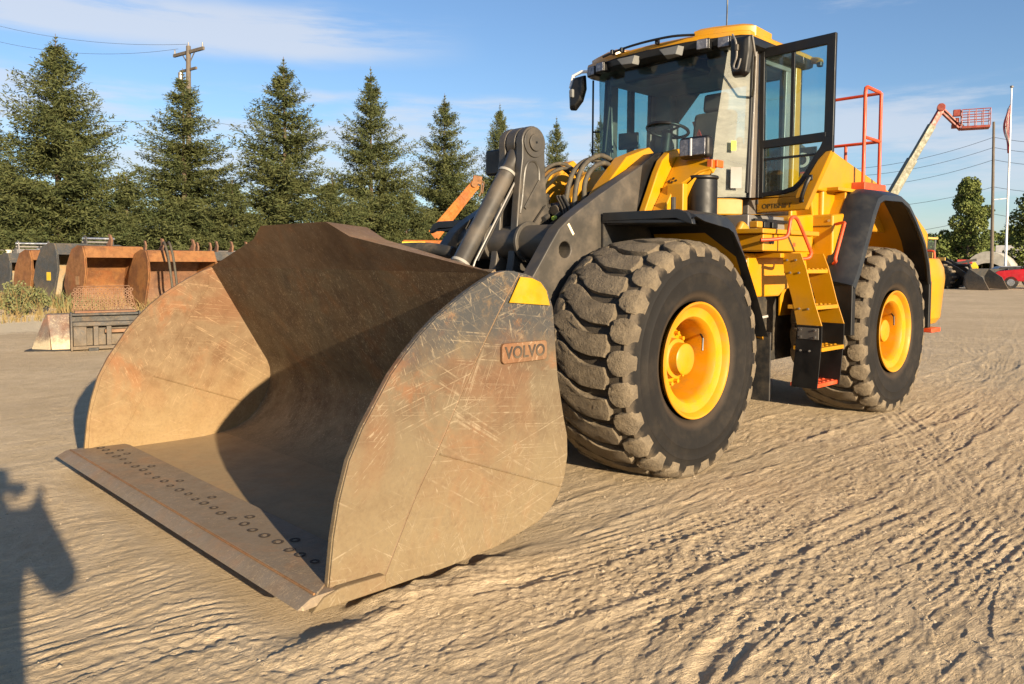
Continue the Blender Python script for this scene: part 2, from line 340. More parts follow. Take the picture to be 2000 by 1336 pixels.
def path_coords(x, y, pts):
    """distance along and signed distance across a curved path"""
    P = np.array([(p.x, p.y) for p in smoothpath([(a, b, 0) for a, b in pts], 5)]); best = np.full(x.shape, 1e9); S = np.zeros(x.shape); T = np.zeros(x.shape); L = 0
    for i in range(len(P)-1):
        a, b = P[i], P[i+1]; d = b-a; l = np.hypot(*d); d = d/l; px = x-a[0]; py = y-a[1]
        s = np.clip(px*d[0]+py*d[1], 0, l); ex = px-s*d[0]; ey = py-s*d[1]; q = ex*ex+ey*ey; t = px*d[1]-py*d[0]
        m = q < best; best[m] = q[m]; S[m] = L+s[m]; T[m] = np.sign(t[m])*np.sqrt(q[m]); L += l
    return S, T
TRK = [ # kind, path, half width, strength, pitch
 ('lug',  [(7,.75),(4.6,1.45),(3.3,1.86),(2.2,2.16),(.6,2.27),(-1,2.25),(-4,2.1),(-10,1.3),(-18,-.8)], .27, .016, .085),
 ('line', [(7,.0),(5,1.0),(3.3,1.45),(2.2,1.80),(.6,1.98),(-1,1.95),(-4,1.8),(-10,.9),(-18,-1.4)], .22, .011, .06),
 ('line', [(6,2.6),(4,3.0),(2,3.25),(0,3.3),(-4,3.0),(-9,2.6)], .26, .011, .055),
 ('lug',  [(5.5,3.9),(3.6,3.3),(2.2,2.6),(1.2,1.95)], .14, .014, .07),
 ('line', [(3.2,4.6),(1.9,3.3),(1.2,2.3)], .10, .014, .05),
 ('line', [(7,.30),(4.4,.80),(3.5,.72),(3.0,.2)], .22, .010, .05),
 ('line', [(7,1.0),(4.8,1.62),(3.5,2.05),(2.2,2.42),(.6,2.52),(-2,2.45),(-7,1.9)], .12, .009, .045),
 ('line', [(7,.55),(4.29,.98),(3.25,.80),(2.4,.3),(1,-1.2)], .30, .010, .075),
 ('line', [(7.5,-.2),(4.5,.35),(3.9,.2),(3.4,-.6),(3.0,-3)], .30, .007, .08),
 ('line', [(7,1.2),(4.6,1.9),(3.4,2.35),(2,2.62),(0,2.75),(-4,2.7),(-9,2.2)], .10, .016, .10),
 ('lug',  [(3.6,5.2),(1.8,3.75),(.57,2.95),(-.8,2.3),(-4,1.0)], .22, .015, .10),
 ('line', [(2.0,5.2),(-.15,3.55),(-1.64,2.62),(-3.6,1.5),(-7,-.8)], .12, .014, .075),
 ('line', [(3.6,3.5),(2.41,3.12),(1.03,2.72),(.3,2.4)], .07, .020, .12),
 ('line', [(3.4,3.25),(2.3,2.80),(1.45,2.43),(.9,2.2)], .06, .020, .12),
 ('lug',  [(.4,5),(-2,3.6),(-4.5,2.3),(-9,.4)], .26, .013, .10),
 ('big',  [(-.3,1.10),(-3.7,1.10)], .34, .022, .26),
 ('big',  [(-4.3,1.12),(-7,1.1),(-12,.7),(-20,-1)], .34, .02, .26),
 ('big',  [(3,1.62),(1.6,1.52),(.4,1.42),(-.6,1.50),(-2,1.72),(-5,1.9)], .20, .016, .26),
 ('line', [(-2,6),(-5,3.4),(-9,1.2),(-16,-2)], .25, .012, .09),
 ('lug',  [(-6,5),(-10,2.5),(-16,0),(-24,-3.5)], .3, .012, .12),
 ('line', [(5,-4),(3.6,-6),(1,-9),(-4,-14)], .4, .010, .10),
]
def ground_h(x, y):
    near = sst(45, 12, np.hypot(x-4.9, y-4.7))
    wx = x+.12*fbm(x*1.7, y*1.7, 2, 3); wy = y+.12*fbm(x*1.7, y*1.7, 2, 8)
    h = .022*(fbm(x*.5, y*.5, 3, 1)-.5)
    # drift ridges stretched along the traffic direction
    r = fbm(wx*1.1+.3*wy, wy*6.5, 4, 21); h = h+.0035*(1-np.abs(2*r-1)*1.6)*near
    r2 = fbm(wx*2.6+.5*wy+9, wy*15-.8*wx, 3, 25); h = h+.0030*(1-np.abs(2*r2-1)*2.0)*near*sst(40, 14, np.hypot(x-4.9, y-4.7))
    for sd_, fx, fy, k_, am in ((201, .9, 4.2, 7, .0050), (233, 1.9, 7.0, 7, .0036), (267, 2.6, 2.2, 6, .0034)):
        q = fbm(wx*fx+.35*y, wy*fy-.5*x, 4, sd_)*k_; fl_ = np.floor(q); h = h+near*am*(fl_+sst(.40, .56, q-fl_)-q)*(.4+.6*sst(.35, .6, fbm(x*.8, y*.8, 2, sd_+3)))
    rough = sst(.42, .62, fbm(x*.7+3, y*.7, 3, 31)); side = sst(.6, 2.4, y+.25*x*0)  # rougher on the open yard beside the machine
    h = h+near*(.0068*(fbm(x*16, y*16, 4, 41)-.5)*(.30+rough*.8+side*.6))
    vn = sst(14, 6, np.hypot(x-4.9, y-4.7)); lum = vnoise(x*34, y*34, 47); h = h+vn*(.0030*sst(.6, .95, lum)+.0026*(vnoise(x*62, y*62, 48)-.5))*(.3+.8*side)*(.3+rough)
    for i, (kind, pts, hw, st, pitch) in enumerate(TRK):
        S, T = path_coords(wx-.06, wy-.06, pts); LL_ = S.max(); T = T+.02*(vnoise(S*3, S*0, 50+i)-.5)
        ends = sst(0, .7, S)*sst(LL_, LL_-.7, S); m = sst(hw+.03, hw-.02, np.abs(T))*ends; berm = np.exp(-((np.abs(T)-hw-.03)/.028)**2)*ends
        fade = (.30+.70*sst(.35, .6, fbm(x*.9+i, y*.9, 2, 60+i)))*(.35+.95*vnoise(x*7+i, y*11, 160+i))*near
        if kind == 'line': p = np.sin(2*PI*T/pitch+1.5*vnoise(S*2, T*8, 70+i))
        elif kind == 'lug':
            p = np.sin(2*PI*T/(hw*.42))*np.sin(2*PI*S/pitch+np.sign(T)*.9); p = np.clip(p*1.9, -1, 1)
        else:
            p = np.sin(2*PI*(S+.25*np.abs(T))/pitch+2.0*(T > 0)); p = np.clip(p*2, -1, 1)*np.where(np.abs(T) < .05, .2, 1)
        h = h+fade*(.56 if kind == 'line' else .40)*(m*(st*.5*p-st*.55)+berm*st*.8)
    # spoil pushed up along the bucket and cleared under it
    inb = sst(1.9, 1.68, np.abs(y))*sst(1.5, 1.75, x)*sst(3.55, 3.3, x); h = h*(1-inb)-.01*inb
    wob = .04*fbm(x*4, y*4, 3, 90)
    wall = sst(2.0+wob, 1.75, np.abs(y))*sst(1.60, 1.69, np.abs(y))*sst(1.55, 2.5, x)*sst(3.12, 2.95, x); h = h+wall*(.036+.05*(fbm(x*9, y*9, 3, 91)-.5))
    tip = np.exp(-(((x-3.25)/.20)**2+((y-1.90)/.10)**2)); h = h+tip*.03
    # low bank where the attachments lie
    u = (x+3)*.0-(y+18.6)+.12*(x+3); bank = sst(0, 3.5, u)*sst(9, 3, x)
    h = h+bank*.28*sst(-30, -22, y)+bank*.10*(fbm(x*1.2, y*1.2, 3, 95)-.5)
    return h
def make_ground():
    fine = np.radians(np.linspace(226.11-35, 226.11+35, 1000)); coarse = np.radians(np.linspace(226.11+35, 226.11-35+360, 60)[1:-1])
    A = np.concatenate([fine, coarse])
    R = [.25, .6, 1.1, 1.7, 2.2]; r = 2.5
    while r < 40: R.append(r); r += max(.0075, r*r/(795*1.555)*.66)
    while r < 1500: R.append(r); r *= 1.13
    R = np.array(R); X = CAM.x+R[:, None]*np.cos(A)[None]; Y = CAM.y+R[:, None]*np.sin(A)[None]
    Z = ground_h(X.ravel(), Y.ravel()); V = np.stack([X.ravel(), Y.ravel(), Z], 1); n = len(A); m = len(R)
    i = np.arange(m-1)[:, None]*n; j = np.arange(n)[None]; j2 = (j+1) % n
    F = np.stack([i+j, i+n+j, i+n+j2, i+j2], -1).reshape(-1, 4)
    F = F[:, [0, 1, 2, 3]]
    # close the middle under the photographer with a small quad fan
    c = len(V); V = np.vstack([V, [[CAM.x, CAM.y, 0]]])
    k = np.arange(0, n-1, 2); fan = np.stack([np.full(len(k), c), k, k+1, np.minimum(k+2, n-1)], 1)
    F = np.vstack([F, fan, [[c, n-1, 0, 0]]]) if False else np.vstack([F, fan])
    o = np_mesh('ground', V, F, SAND, smooth=True); tag(o, kind='structure'); return o
GROUND = make_ground()
def pebbles():
    vs = []; fs = []; ico = [(0,0,.7),(.9,0,0),(.28,.85,0),(-.72,.53,0),(-.72,-.53,0),(.28,-.85,0)]
    N = 9000; k = 0
    ang = np.radians(226.11+rng.uniform(-36, 36, N)); rr = 2.9+rng.gamma(2.0, 3.0, N); X = CAM.x+rr*np.cos(ang); Y = CAM.y+rr*np.sin(ang); Z = ground_h(X, Y)
    for x, y, z in zip(X, Y, Z):
        if 1.5 < x < 3.5 and abs(y) < 1.9: continue
        s = min(.003+rng.exponential(.0028), .014)*(1+.3*(y > 1.8)); a = rng.uniform(0, 6.28); q = rng.uniform(.6, 1)
        n = len(vs)
        for px, py, pz in ico: vs.append((x+s*(px*math.cos(a)-py*q*math.sin(a)), y+s*(px*math.sin(a)+py*q*math.cos(a)), z+s*pz*q-.1*s))
        for i in range(5): fs.append((n, n+1+i, n+1+(i+1) % 5))
    o = np_mesh('pebbles', vs, fs, simple('pebble_stone', (.40,.32,.22), .9, sc=30)); tag(o, 'small pale pebbles scattered over the sandy yard', 'pebbles', kind='stuff')
pebbles()

# ------------------------------------------------------------------ WHEEL LOADER
LOADER = empty('wheel_loader', (0,0,0), 0, 'large yellow wheel loader with open cab door and a rusty bucket on the ground', 'wheel loader')
def rtread(t):   # crown radius across the tread
    return .888-.022*(t/.30)**2-(1.1*max(0, abs(t)-.335)**1.15)
def lug_outline(pts, it=2):
    for _ in range(it):
        q = []
        for i in range(len(pts)):
            a, b = pts[i], pts[(i+1) % len(pts)]; q += [(a[0]*.75+b[0]*.25, a[1]*.75+b[1]*.25), (a[0]*.25+b[0]*.75, a[1]*.25+b[1]*.75)]
        pts = q
    return pts
def make_wheel(x, side, name='wheel'):
    root = empty(name, (x, 0, 0)); root.parent = LOADER
    yc = 1.11*side; zc = .845; o = (0, yc, zc); s = side
    prof = [(.43,.33),(.455,.352),(.47,.362),(.50,.372),(.515,.380),(.525,.378),(.58,.390),(.62,.393),(.635,.397),(.645,.392),(.70,.387),(.715,.390),(.725,.383),(.77,.385),(.805,.378),(.832,.362),(.842,.345),(.838,.325),(.825,.30),(.830,.25),(.842,0)]
    prof = prof+[(r, -h) for r, h in prof[-2::-1]]
    m = MB().lathe([(r, h*s) for r, h in prof], o, 'y', 96); m.build('tyre', CASE, root, smooth=40)
    MB().lathe([(r, h*s) for r, h in [(.815,.355),(.832,.335),(.838,.29),(.843,.20),(.846,0),(.843,-.20),(.838,-.29),(.832,-.335),(.815,-.355)]], o, 'y', 96).build('tread_base', TBASE, root, smooth=50)
    N = 25; t = MB(); step = 2*PI/N
    cl_ = [Vector((p.x, p.y, 0)) for p in smoothpath([(-.262,.075,0),(-.225,.092,0),(-.15,.055,0),(-.05,-.022,0),(.06,-.060,0),(.205,-.066,0)], 3)]; L1 = []; L2 = []
    for i, p in enumerate(cl_):
        q = (cl_[min(i+1, len(cl_)-1)]-cl_[max(i-1, 0)]).normalized(); wd = .076*(1-.22*(i < 2)); L1.append((p.x-q.y*wd, p.y+q.x*wd)); L2.append((p.x+q.y*wd, p.y-q.x*wd))
    mains = L1+[(cl_[-1].x+.018, cl_[-1].y+.02), (cl_[-1].x+.018, cl_[-1].y-.02)]+L2[::-1]+[(cl_[0].x-.03, cl_[0].y-.01)]
    sh = lug_outline([(.250,-.058),(.30,-.088),(.385,-.090),(.388,.090),(.31,.088),(.25,.068),(.236,.02),(.236,-.02)], 1)
    def put(poly, a0, flip=1):
        cx = sum(p[0] for p in poly)/len(poly); cy = sum(p[1] for p in poly)/len(poly); jit = random.uniform(-.004, .004)
        rings = []
        for sc, dr in ((1.035, -.06), (1.012, -.009), (.992, -.001), (.93, 0.0015), (.6, .001)):
            ring = []
            for px, py in poly:
                tt = (cx+(px-cx)*sc)*flip; yy = (cy+(py-cy)*sc); th = a0+yy/.88; r = rtread(tt)+dr+jit
                ring.append((r*math.cos(th), yc+tt*s, zc+r*math.sin(th)))
            rings.append(ring)
        jx = [(random.uniform(-.005, .005), random.uniform(-.005, .005), random.uniform(-.003, .002)) for _ in poly]; rings = [[(p[0]+jx[i][0]*(k2 > 0), p[1]+jx[i][1]*.6, p[2]+jx[i][2]) for i, p in enumerate(r)] for k2, r in enumerate(rings)]
        n = len(poly); vs = [p for r in rings for p in r]; fs = [(k*n+i, k*n+(i+1) % n, (k+1)*n+(i+1) % n, (k+1)*n+i) for k in range(len(rings)-1) for i in range(n)]
        fs.append(tuple((len(rings)-1)*n+i for i in range(n))); t.add(vs, fs)
    for k in range(N):
        a = k*step
        put(mains, a); put(sh, a+step*.22); put([(-p[0]*.98-.006, -p[1]) for p in sh], a-step*.22+.01)
    t.build('tread', TREAD, root, smooth=32)
    rp = [(.405,.335),(.418,.352),(.428,.372),(.424,.378),(.412,.376),(.398,.362),(.385,.335),(.345,.318),(.318,.322),(.300,.300),(.292,.26),(.285,.10),(.285,-.02),(.26,-.05),(.23,-.05),(.225,.02),(.10,.06)]
    MB().lathe([(r, h*s) for r, h in rp], o, 'y', 72).build('rim', YEL2, root, smooth=35)
    MB().lathe([(r, h*s) for r, h in [(.23,.0),(.235,.10),(.225,.115),(.15,.125),(.145,.19),(.12,.20),(.115,.265),(.10,.275),(0,.277)]], o, 'y', 40).build('hub', YEL2, root, smooth=35)
    for k in range(16):
        a = 2*PI*k/16
        if k % 5 == 4: continue
        c = Vector((.195*math.cos(a), yc+.115*s, zc+.195*math.sin(a))); MB().cyl(c, c+Vector((0,.04*s,0)), .0165, 6).build('bolt', YEL2, root)
    MB().tube([(-.26,yc+.20*s,zc+.20),(-.22,yc+.27*s,zc+.14),(-.2,yc+.28*s,zc+.05)], .008, 6).build('valve', BLK, root)
    return root
WH = make_wheel(0, 1)
def wheel_copy(x, side):
    if side == 1:
        w2 = copy_tree(WH, LOADER); w2.location = (x, 0, 0); w2.rotation_euler = (0, 0, 0); return w2
    return None
wheel_copy(-3.7, 1)
WR = make_wheel(0, -1); w3 = copy_tree(WR, LOADER); w3.location = (-3.7, 0, 0)

# ---- bucket
BK = empty('bucket', (0,0,0)); BK.parent = LOADER; tag(BK, 'wide rusty bucket with bolt-on cutting edge and yellow corner patch')
side_poly = [(3.20,.085),(3.19,.19),(3.17,.365),(3.14,.52),(3.09,.685),(3.02,.82),(2.94,.937),(2.87,1.04),(2.786,1.132),(2.70,1.215),(2.607,1.289),(2.51,1.350),(2.416,1.406),(2.32,1.455),(2.229,1.497),(2.16,1.508),(2.10,1.507),(2.0,1.49),(1.914,1.465),(1.865,1.435),(1.830,1.39),(1.793,1.308),(1.779,1.195),(1.762,1.03),(1.747,.911),(1.70,.70),(1.668,.586),(1.664,.47),(1.686,.357),(1.74,.252),(1.81,.19),(1.90,.144),(2.20,.085),(2.51,.065),(2.9,.06)]
MB().prism(side_poly, 'y', 1.69, 1.72).build('side_plate', BSIDE, BK, bevel=.004)
MB().prism(side_poly, 'y', -1.72, -1.69).build('side_plate', BFAR, BK, bevel=.004)
front = side_poly[:18]
seam = [(2.06,1.49),(2.19,1.32),(2.36,1.06),(2.47,.88),(2.58,.69),(2.73,.46),(2.91,.12)]
strip = [(x-.004, z) for x, z in front[:17]]+seam
for sg, mt in ((1, BSIDE), (-1, BFAR)):
    MB().prism(strip, 'y', sg*1.7185 if sg > 0 else -1.727, 1.731 if sg > 0 else -1.7185).build('wear_plate', mt, BK, bevel=.003)
    # welded seam beads
    wb = [(x, sg*1.725, z) for x, z in seam]; MB().tube(smoothpath(wb, 4), .008, 6).build('weld_bead', BTOP, BK, smooth=60)
MB().tube([(2.58,1.722,.63),(1.73,1.722,.31)], .0045, 5).build('weld_bead', BSIDE, BK)
# inside faces of the plates show the same doubler, folded seam
MB().prism([(p[0]+.0, p[1]) for p in [(3.17,.15),(3.15,.40),(3.07,.685),(2.92,.93),(2.77,1.12),(2.6,1.27),(2.40,1.39),(2.24,1.46),(2.25,1.34),(2.69,.65),(2.94,.20)]], 'y', -1.6905, -1.682).build('liner_plate', BFAR, BK, bevel=.003)
MB().tube([(2.69,-1.687,.65),(1.84,-1.687,.32)], .006, 5).build('weld_bead', BFAR, BK)
inner = [(3.32,.125),(2.93,.122),(2.5,.118),(2.3,.12),(2.15,.135),(2.02,.165),(1.92,.215),(1.84,.285),(1.775,.385),(1.735,.48),(1.716,.565),(1.72,.63),(1.745,.70),(1.80,.79),(2.22,1.50)]
fl = inner[:5]; bk = inner[4:]
def sheet_mesh(prof, th, mat, name):
    back = []
    for i, (x, z) in enumerate(prof):
        a = prof[max(0, i-1)]; b = prof[min(len(prof)-1, i+1)]; dx, dz = b[0]-a[0], b[1]-a[1]; l = math.hypot(dx, dz)
        back.append((x+dz/l*-th, z+dx/l*th))       # outside of the shell (below the floor, behind the back)
    m = MB(); ys = np.linspace(-1.69, 1.69, 9); rings = [[(x, y, z) for x, z in prof+back[::-1]] for y in ys]; m.loft(rings)
    return m.build(name, mat, BK, smooth=25)
sheet_mesh(fl, .03, BFLOOR, 'floor_plate'); sheet_mesh(bk, .03, BIN, 'back_plate')
# spill guard: trapezoid, boxed
F_ = [(-1.69,2.222,1.50),(-.62,2.38,1.70),(-.42,2.42,1.79),(.42,2.42,1.79),(.62,2.38,1.70),(1.69,2.222,1.50)]
B_ = [(-1.69,2.10,1.475),(-.62,2.12,1.685),(-.42,2.12,1.765),(.42,2.12,1.765),(.62,2.12,1.685),(1.69,2.10,1.475)]
L_ = [(y, 2.218, 1.497) for y, _, _ in F_]; K_ = [(y, 2.10, 1.33) for y, _, _ in F_]
rings = [[(f[1], f[0], f[2]), (b[1], b[0], b[2]), (k[1], k[0], k[2]), (l[1]-.0, l[0], l[2])] for f, b, k, l in zip(F_, B_, K_, L_)]
MB().loft(rings).build('spill_guard', BTOP, BK, bevel=.004)
# cutting edge, bolt-on plate
MB().prism([(3.362,.116),(3.30,.150),(3.27,.153),(3.05,.153),(3.05,.124),(3.33,.104)], 'y', -1.765, 1.765).build('cutting_edge', BEDGE, BK, bevel=.003)
MB().prism([(3.268,1.76),(3.268,-1.71),(2.92,-1.66),(2.905,-1.60),(2.905,1.30),(2.95,1.45),(3.05,1.54),(3.15,1.66)], 'z', .1275, .160).build('edge_segment', BEDGE, BK, bevel=.004)
MB().tube([(3.275,-1.74,.156),(3.275,1.75,.156)], .006, 6).build('weld_bead', RUSTO, BK)
bolt_y = [1.44,1.32,1.23,1.09,.96,.84,.72,.59,.46,.34,.22,.11,-.02,-.14,-.27,-.40,-.52,-.65,-.77,-.90,-1.03,-1.16,-1.28,-1.41,-1.53,-1.63]
bme = None
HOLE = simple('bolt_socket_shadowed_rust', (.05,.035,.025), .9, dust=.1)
def bolt(x, y):
    global bme
    if bme is None:
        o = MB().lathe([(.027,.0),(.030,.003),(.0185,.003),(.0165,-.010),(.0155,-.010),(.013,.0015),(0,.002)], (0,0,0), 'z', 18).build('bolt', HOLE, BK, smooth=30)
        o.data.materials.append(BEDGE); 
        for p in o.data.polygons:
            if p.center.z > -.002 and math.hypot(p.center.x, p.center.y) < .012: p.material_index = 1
        bme = o
    else: o = bme.copy(); COL.objects.link(o)
    o.location = (x, y, .1608); q = random.uniform(.74, .98); o.scale = (q, q, 1); o.rotation_euler = (random.uniform(-.04, .04), random.uniform(-.04, .04), random.uniform(0, 6)); return o
for i, y in enumerate(bolt_y): bolt(3.10+.006*((i*7) % 3-1), y)
for y in (1.12,.63,.14,-.34,-.83,-1.31,-1.45): bolt(3.02, y)
for sg in (1, -1):   # corner shoes
    MB().prism([(3.30,.085),(3.24,.140),(3.16,.158),(2.93,.152),(2.918,.085)], 'y', 1.7325*sg, 1.775*sg).build('corner_shoe', BSIDE if sg > 0 else BFAR, BK, bevel=.008)
YP = simple('yellow_reflective_patch', (.40,.225,.002), .4, dust=.08, sc=14, bump=.08)
MB().prism([(2.055,1.476),(1.97,1.468),(1.905,1.445),(1.86,1.40),(1.832,1.32),(2.135,1.345)], 'y', 1.731, 1.7345).build('corner_patch', YP, BK)
def rrect(x0, x1, z0, z1, r): return arc(x1-r, z1-r, r, 0, 90, 4)+arc(x0+r, z1-r, r, 90, 180, 4)+arc(x0+r, z0+r, r, 180, 270, 4)+arc(x1-r, z0+r, r, 270, 360, 4)
PLM = steel('name_plate_steel', (.20,.115,.06), (.18,.085,.04), (.4,.3,.2), dust_z=(-3,-2), dust_amt=0, scratch=.3)
np_ = MB().prism(rrect(1.855,2.185,1.03,1.135,.02), 'y', 1.7205, 1.738).build('name_plate', PLM, BK, bevel=.004)
tp = text_part('VOLVO', 'lettering', simple('stamped_letters', (.035,.026,.02), .8), np_, .088, (2.02,1.739,1.082), (-1,0,0), (0,0,1), .0015, .002)
# hinge ears behind
for y in (-.62, .62): MB().prism([(1.70,.30),(1.50,.30),(1.42,.42),(1.50,.56),(1.66,.80),(1.69,.6)], 'y', y-.09, y+.09).build('hinge_ear', CHAR, BK, bevel=.01)
for y in (-.16, .16): MB().prism([(1.74,.80),(1.45,.84),(1.33,.95),(1.46,1.08),(1.93,1.22)], 'y', y-.03, y+.03).build('hinge_ear', CHAR, BK, bevel=.01)

# ---- lift arms
ARM = [(1.62,.42),(1.50,.62),(1.30,.90),(1.10,1.18),(.95,1.36),(.86,1.47),(.77,1.585),(.69,1.69),(.60,1.80),(.47,1.895),(.33,1.975),(.12,2.09),(-.10,2.205),(-.41,2.36),(-.37,2.14),(-.33,1.92),(-.16,1.72),(.0,1.50),(.35,1.18),(.75,.80),(1.05,.42),(1.20,.27),(1.38,.20),(1.55,.26)]
HC = (.535,1.645)
def arm_plate(y0, y1, name):
    bm = MB(); n = len(ARM); hole = [(HC[0]+.065*math.cos(a), HC[1]+.062*math.sin(a)) for a in np.linspace(0, 2*PI, 20, endpoint=False)]
    me = bpy.data.meshes.new(name); b = bmesh.new(); vs = []; ed = []
    for P in (ARM, hole):
        vv = [b.verts.new((p[0], y0, p[1])) for p in P]; ed += [b.edges.new((vv[i], vv[(i+1) % len(vv)])) for i in range(len(vv))]
    r = bmesh.ops.triangle_fill(b, edges=ed, use_beauty=True)
    g = bmesh.ops.extrude_face_region(b, geom=b.faces[:]); bmesh.ops.translate(b, verts=[v for v in g['geom'] if isinstance(v, bmesh.types.BMVert)], vec=(0, y1-y0, 0))
    bmesh.ops.recalc_face_normals(b, faces=b.faces); b.to_mesh(me); b.free(); me.materials.append(CHAR)
    o = bpy.data.objects.new(name, me); COL.objects.link(o); o.parent = LOADER
    md = o.modifiers.new('b', 'BEVEL'); md.width = .008; md.segments = 2; md.limit_method = 'ANGLE'; md.angle_limit = math.radians(32); return o
for sg in (1, -1):
    ap = arm_plate(.54*sg, .66*sg, 'lift_arm')
    MB().cyl((1.35,.50*sg,.38), (1.35,.70*sg,.38), .12, 28).build('pivot_boss', CHAR, ap, bevel=.01, smooth=40)
    a_, b_ = sorted((.50*sg, .625*sg)); MB().prism([(-.40,2.345),(-.62,2.475),(-.74,2.50),(-.84,2.44),(-.88,2.34),(-.82,2.24),(-.62,2.0),(-.32,1.86),(-.36,2.14)], 'y', a_, b_).build('arm_end', BLK, ap, bevel=.01)
    MB().cyl((-.72,.50*sg,2.38), (-.72,.64*sg,2.38), .09, 28).build('pivot_boss', CHAR, ap, bevel=.01, smooth=40)
MB().obox((.475,.662,1.80), (.10,.004,.022), Matrix.Rotation(math.radians(-52), 3, 'Y')).build('chipped_paint_mark', simple('cream_mark', (.7,.6,.42), .6), LOADER)
MB().cyl((.44,-.54,1.71), (.44,.54,1.71), .135, 36).build('cross_tube', CHAR, LOADER, smooth=40)
for sg in (1, -1): MB().cyl((.44,.17*sg,1.71), (.44,.20*sg,1.71), .165, 36).build('tube_collar', CHAR, LOADER, bevel=.006, smooth=40)
# ---- tilt lever (two plates) and link
CLAMP = simple('dull_white_strap', (.30,.29,.26), .6)
PX, PZ = .345, 2.512
LEV = arc(PX,PZ,.135,200,-15,14)+[(.475,2.38),(.495,2.25),(.52,2.0),(.54,1.75),(.57,1.55),(.62,1.35),(.72,1.1),(.75,.92),(.66,.84),(.52,.92),(.40,1.12),(.26,1.35),(.18,1.55),(.15,1.75),(.16,1.95),(.195,2.12),(.21,2.3)]
LV = empty('tilt_lever', (0,0,0)); LV.parent = LOADER
for sg in (1, -1):
    MB().prism(LEV, 'y', .062*sg, .140*sg).build('lever_plate', CHAR, LV, bevel=.012)
    MB().cyl((PX,.140*sg,PZ), (PX,.153*sg,PZ), .118, 36).build('boss', CHAR, LV, bevel=.004, smooth=40)
    MB().cyl((PX,.153*sg,PZ), (PX,.170*sg,PZ), .070, 30).build('pin', CHAR, LV, bevel=.006, smooth=40)
    MB().cyl((PX,.170*sg,PZ), (PX,.174*sg,PZ), .010, 10).build('grease_nipple', BLK, LV)
    rib = [(.285,2.21),(.29,2.30),(.325,2.355),(.37,2.365),(.415,2.345),(.445,2.29),(.46,2.20),(.48,2.04),(.50,1.94)]
    MB().tube(smoothpath([(x, .141*sg, z) for x, z in rib], 4), .011, 6).build('stiffener_rib', CHAR, LV, smooth=50)
    MB().bar((.285,.146*sg,2.21),(.45,.146*sg,1.98),.03,.018,(0,1,0)).build('stiffener_rib', CHAR, LV, bevel=.004)
MB().cyl((PX,-.062,PZ), (PX,.062,PZ), .07, 24).build('pin', GREY, LV, smooth=40)
LK = empty('bucket_link', (0,0,0)); LK.parent = LOADER
top = Vector((PX,0,PZ)); bot = Vector((1.40,0,.95)); d = (bot-top).normalized(); LL = (bot-top).length
MB().cyl((PX,-.052,PZ), (PX,.052,PZ), .135, 32).build('link_eye', CHAR, LK, bevel=.012, smooth=40)
MB().tube([top+d*.05, top+d*.15, top+d*.24, top+d*.28], [.085,.070,.058,.068], 20).build('link_neck', CHAR, LK, smooth=40)
MB().tube([top+d*.28, bot-d*.74, bot-d*.55, bot], [.070,.070,.105,.115], 24).build('link_tube', CHAR, LK, smooth=40)
for q in (.29, 1.16): MB().tube([top+d*q, top+d*(q+.022)], [.078,.078], 24).build('clamp_ring', CLAMP, LK, smooth=40)
MB().tube([top+d*.34+Vector((-.05,.07,-.03)), top+d*1.13+Vector((-.06,.075,-.02)), top+d*1.22+Vector((-.07,.07,-.05))], .009, 8).build('grease_line', GREY, LK, smooth=40)
MB().tube([top+d*.32+Vector((-.075,.06,-.04)), top+d*1.1+Vector((-.085,.06,-.04))], .008, 8).build('grease_line', RUB, LK, smooth=40)
MB().cyl(top+d*1.20+Vector((-.07,.04,-.03)), top+d*1.20+Vector((-.06,.12,-.03)), .022, 12).build('grease_fitting', CHROME, LK)
MB().bar((.22,.17,2.0),(.42,.17,1.78),.02,.05).build('bracket', CHAR, LV)
MB().obox((.18,-.48,2.42),(.10,.20,.22),0.0).build('lamp_housing', BLK, LOADER, bevel=.02)
MB().tube(smoothpath([(1.0,-.1,1.5),(1.15,-.35,1.52),(1.35,-.55,1.42),(1.5,-.6,1.2)],5),.06,10).build('rubber_boot', RUB, LOADER, smooth=50)
MB().tube(smoothpath([(.9,-.2,1.62),(1.0,-.5,1.66),(1.2,-.8,1.60),(1.45,-.9,1.3)],5),.05,10).build('rubber_boot', RUB, LOADER, smooth=50)
# ---- front frame, hydraulics
FR = empty('front_frame', (0,0,0)); FR.parent = LOADER
MB().prism([(-1.5,.55),(.55,.55),(.70,.9),(.45,1.30),(-.2,1.75),(-1.5,1.75)], 'y', -.50, .50).build('frame_box', DARKY, FR, bevel=.01)
MB().prism([(.35,.62),(.7,.62),(.45,1.5),(-.15,2.2),(-.4,2.44),(-.72,2.55),(-.92,2.42),(-.85,2.0),(-.7,1.7)], 'y', .36, .50).build('tower_plate', YEL, FR, bevel=.012)
MB().prism([(.35,.62),(.7,.62),(.25,1.5),(-.15,1.92),(-.38,2.34),(-.51,2.42),(-.70,2.51),(-.85,2.42),(-.85,2.0),(-.7,1.7)], 'y', -.50, -.36).build('tower_plate', YEL, FR, bevel=.012)
MB().plate([(-.12,-.30,1.90),(-.36,-.30,2.32),(-.50,-.30,2.42),(-.50,-.50,2.42),(-.36,-.50,2.32),(-.12,-.50,1.90)], (-.04,0,-.02)).build('tower_face', YEL, FR, bevel=.01)
MB().prism([(-.55,2.12),(-.62,2.38),(-.80,2.40),(-.98,2.35),(-1.0,2.12)], 'y', -.22, .10).build('valve_cover', YEL, FR, bevel=.02)
MB().box(-.9,-.2,-.36,.36,1.75,2.06).build('valve_block', DARKY, FR, bevel=.03)
for y0, c in ((-.05, RUB), (.05, RUB), (.14, CHAR)): MB().cyl((-.85,y0,2.16), (.1,y0,1.98), .045, 12).build('hydraulic_line', c, FR, smooth=40)
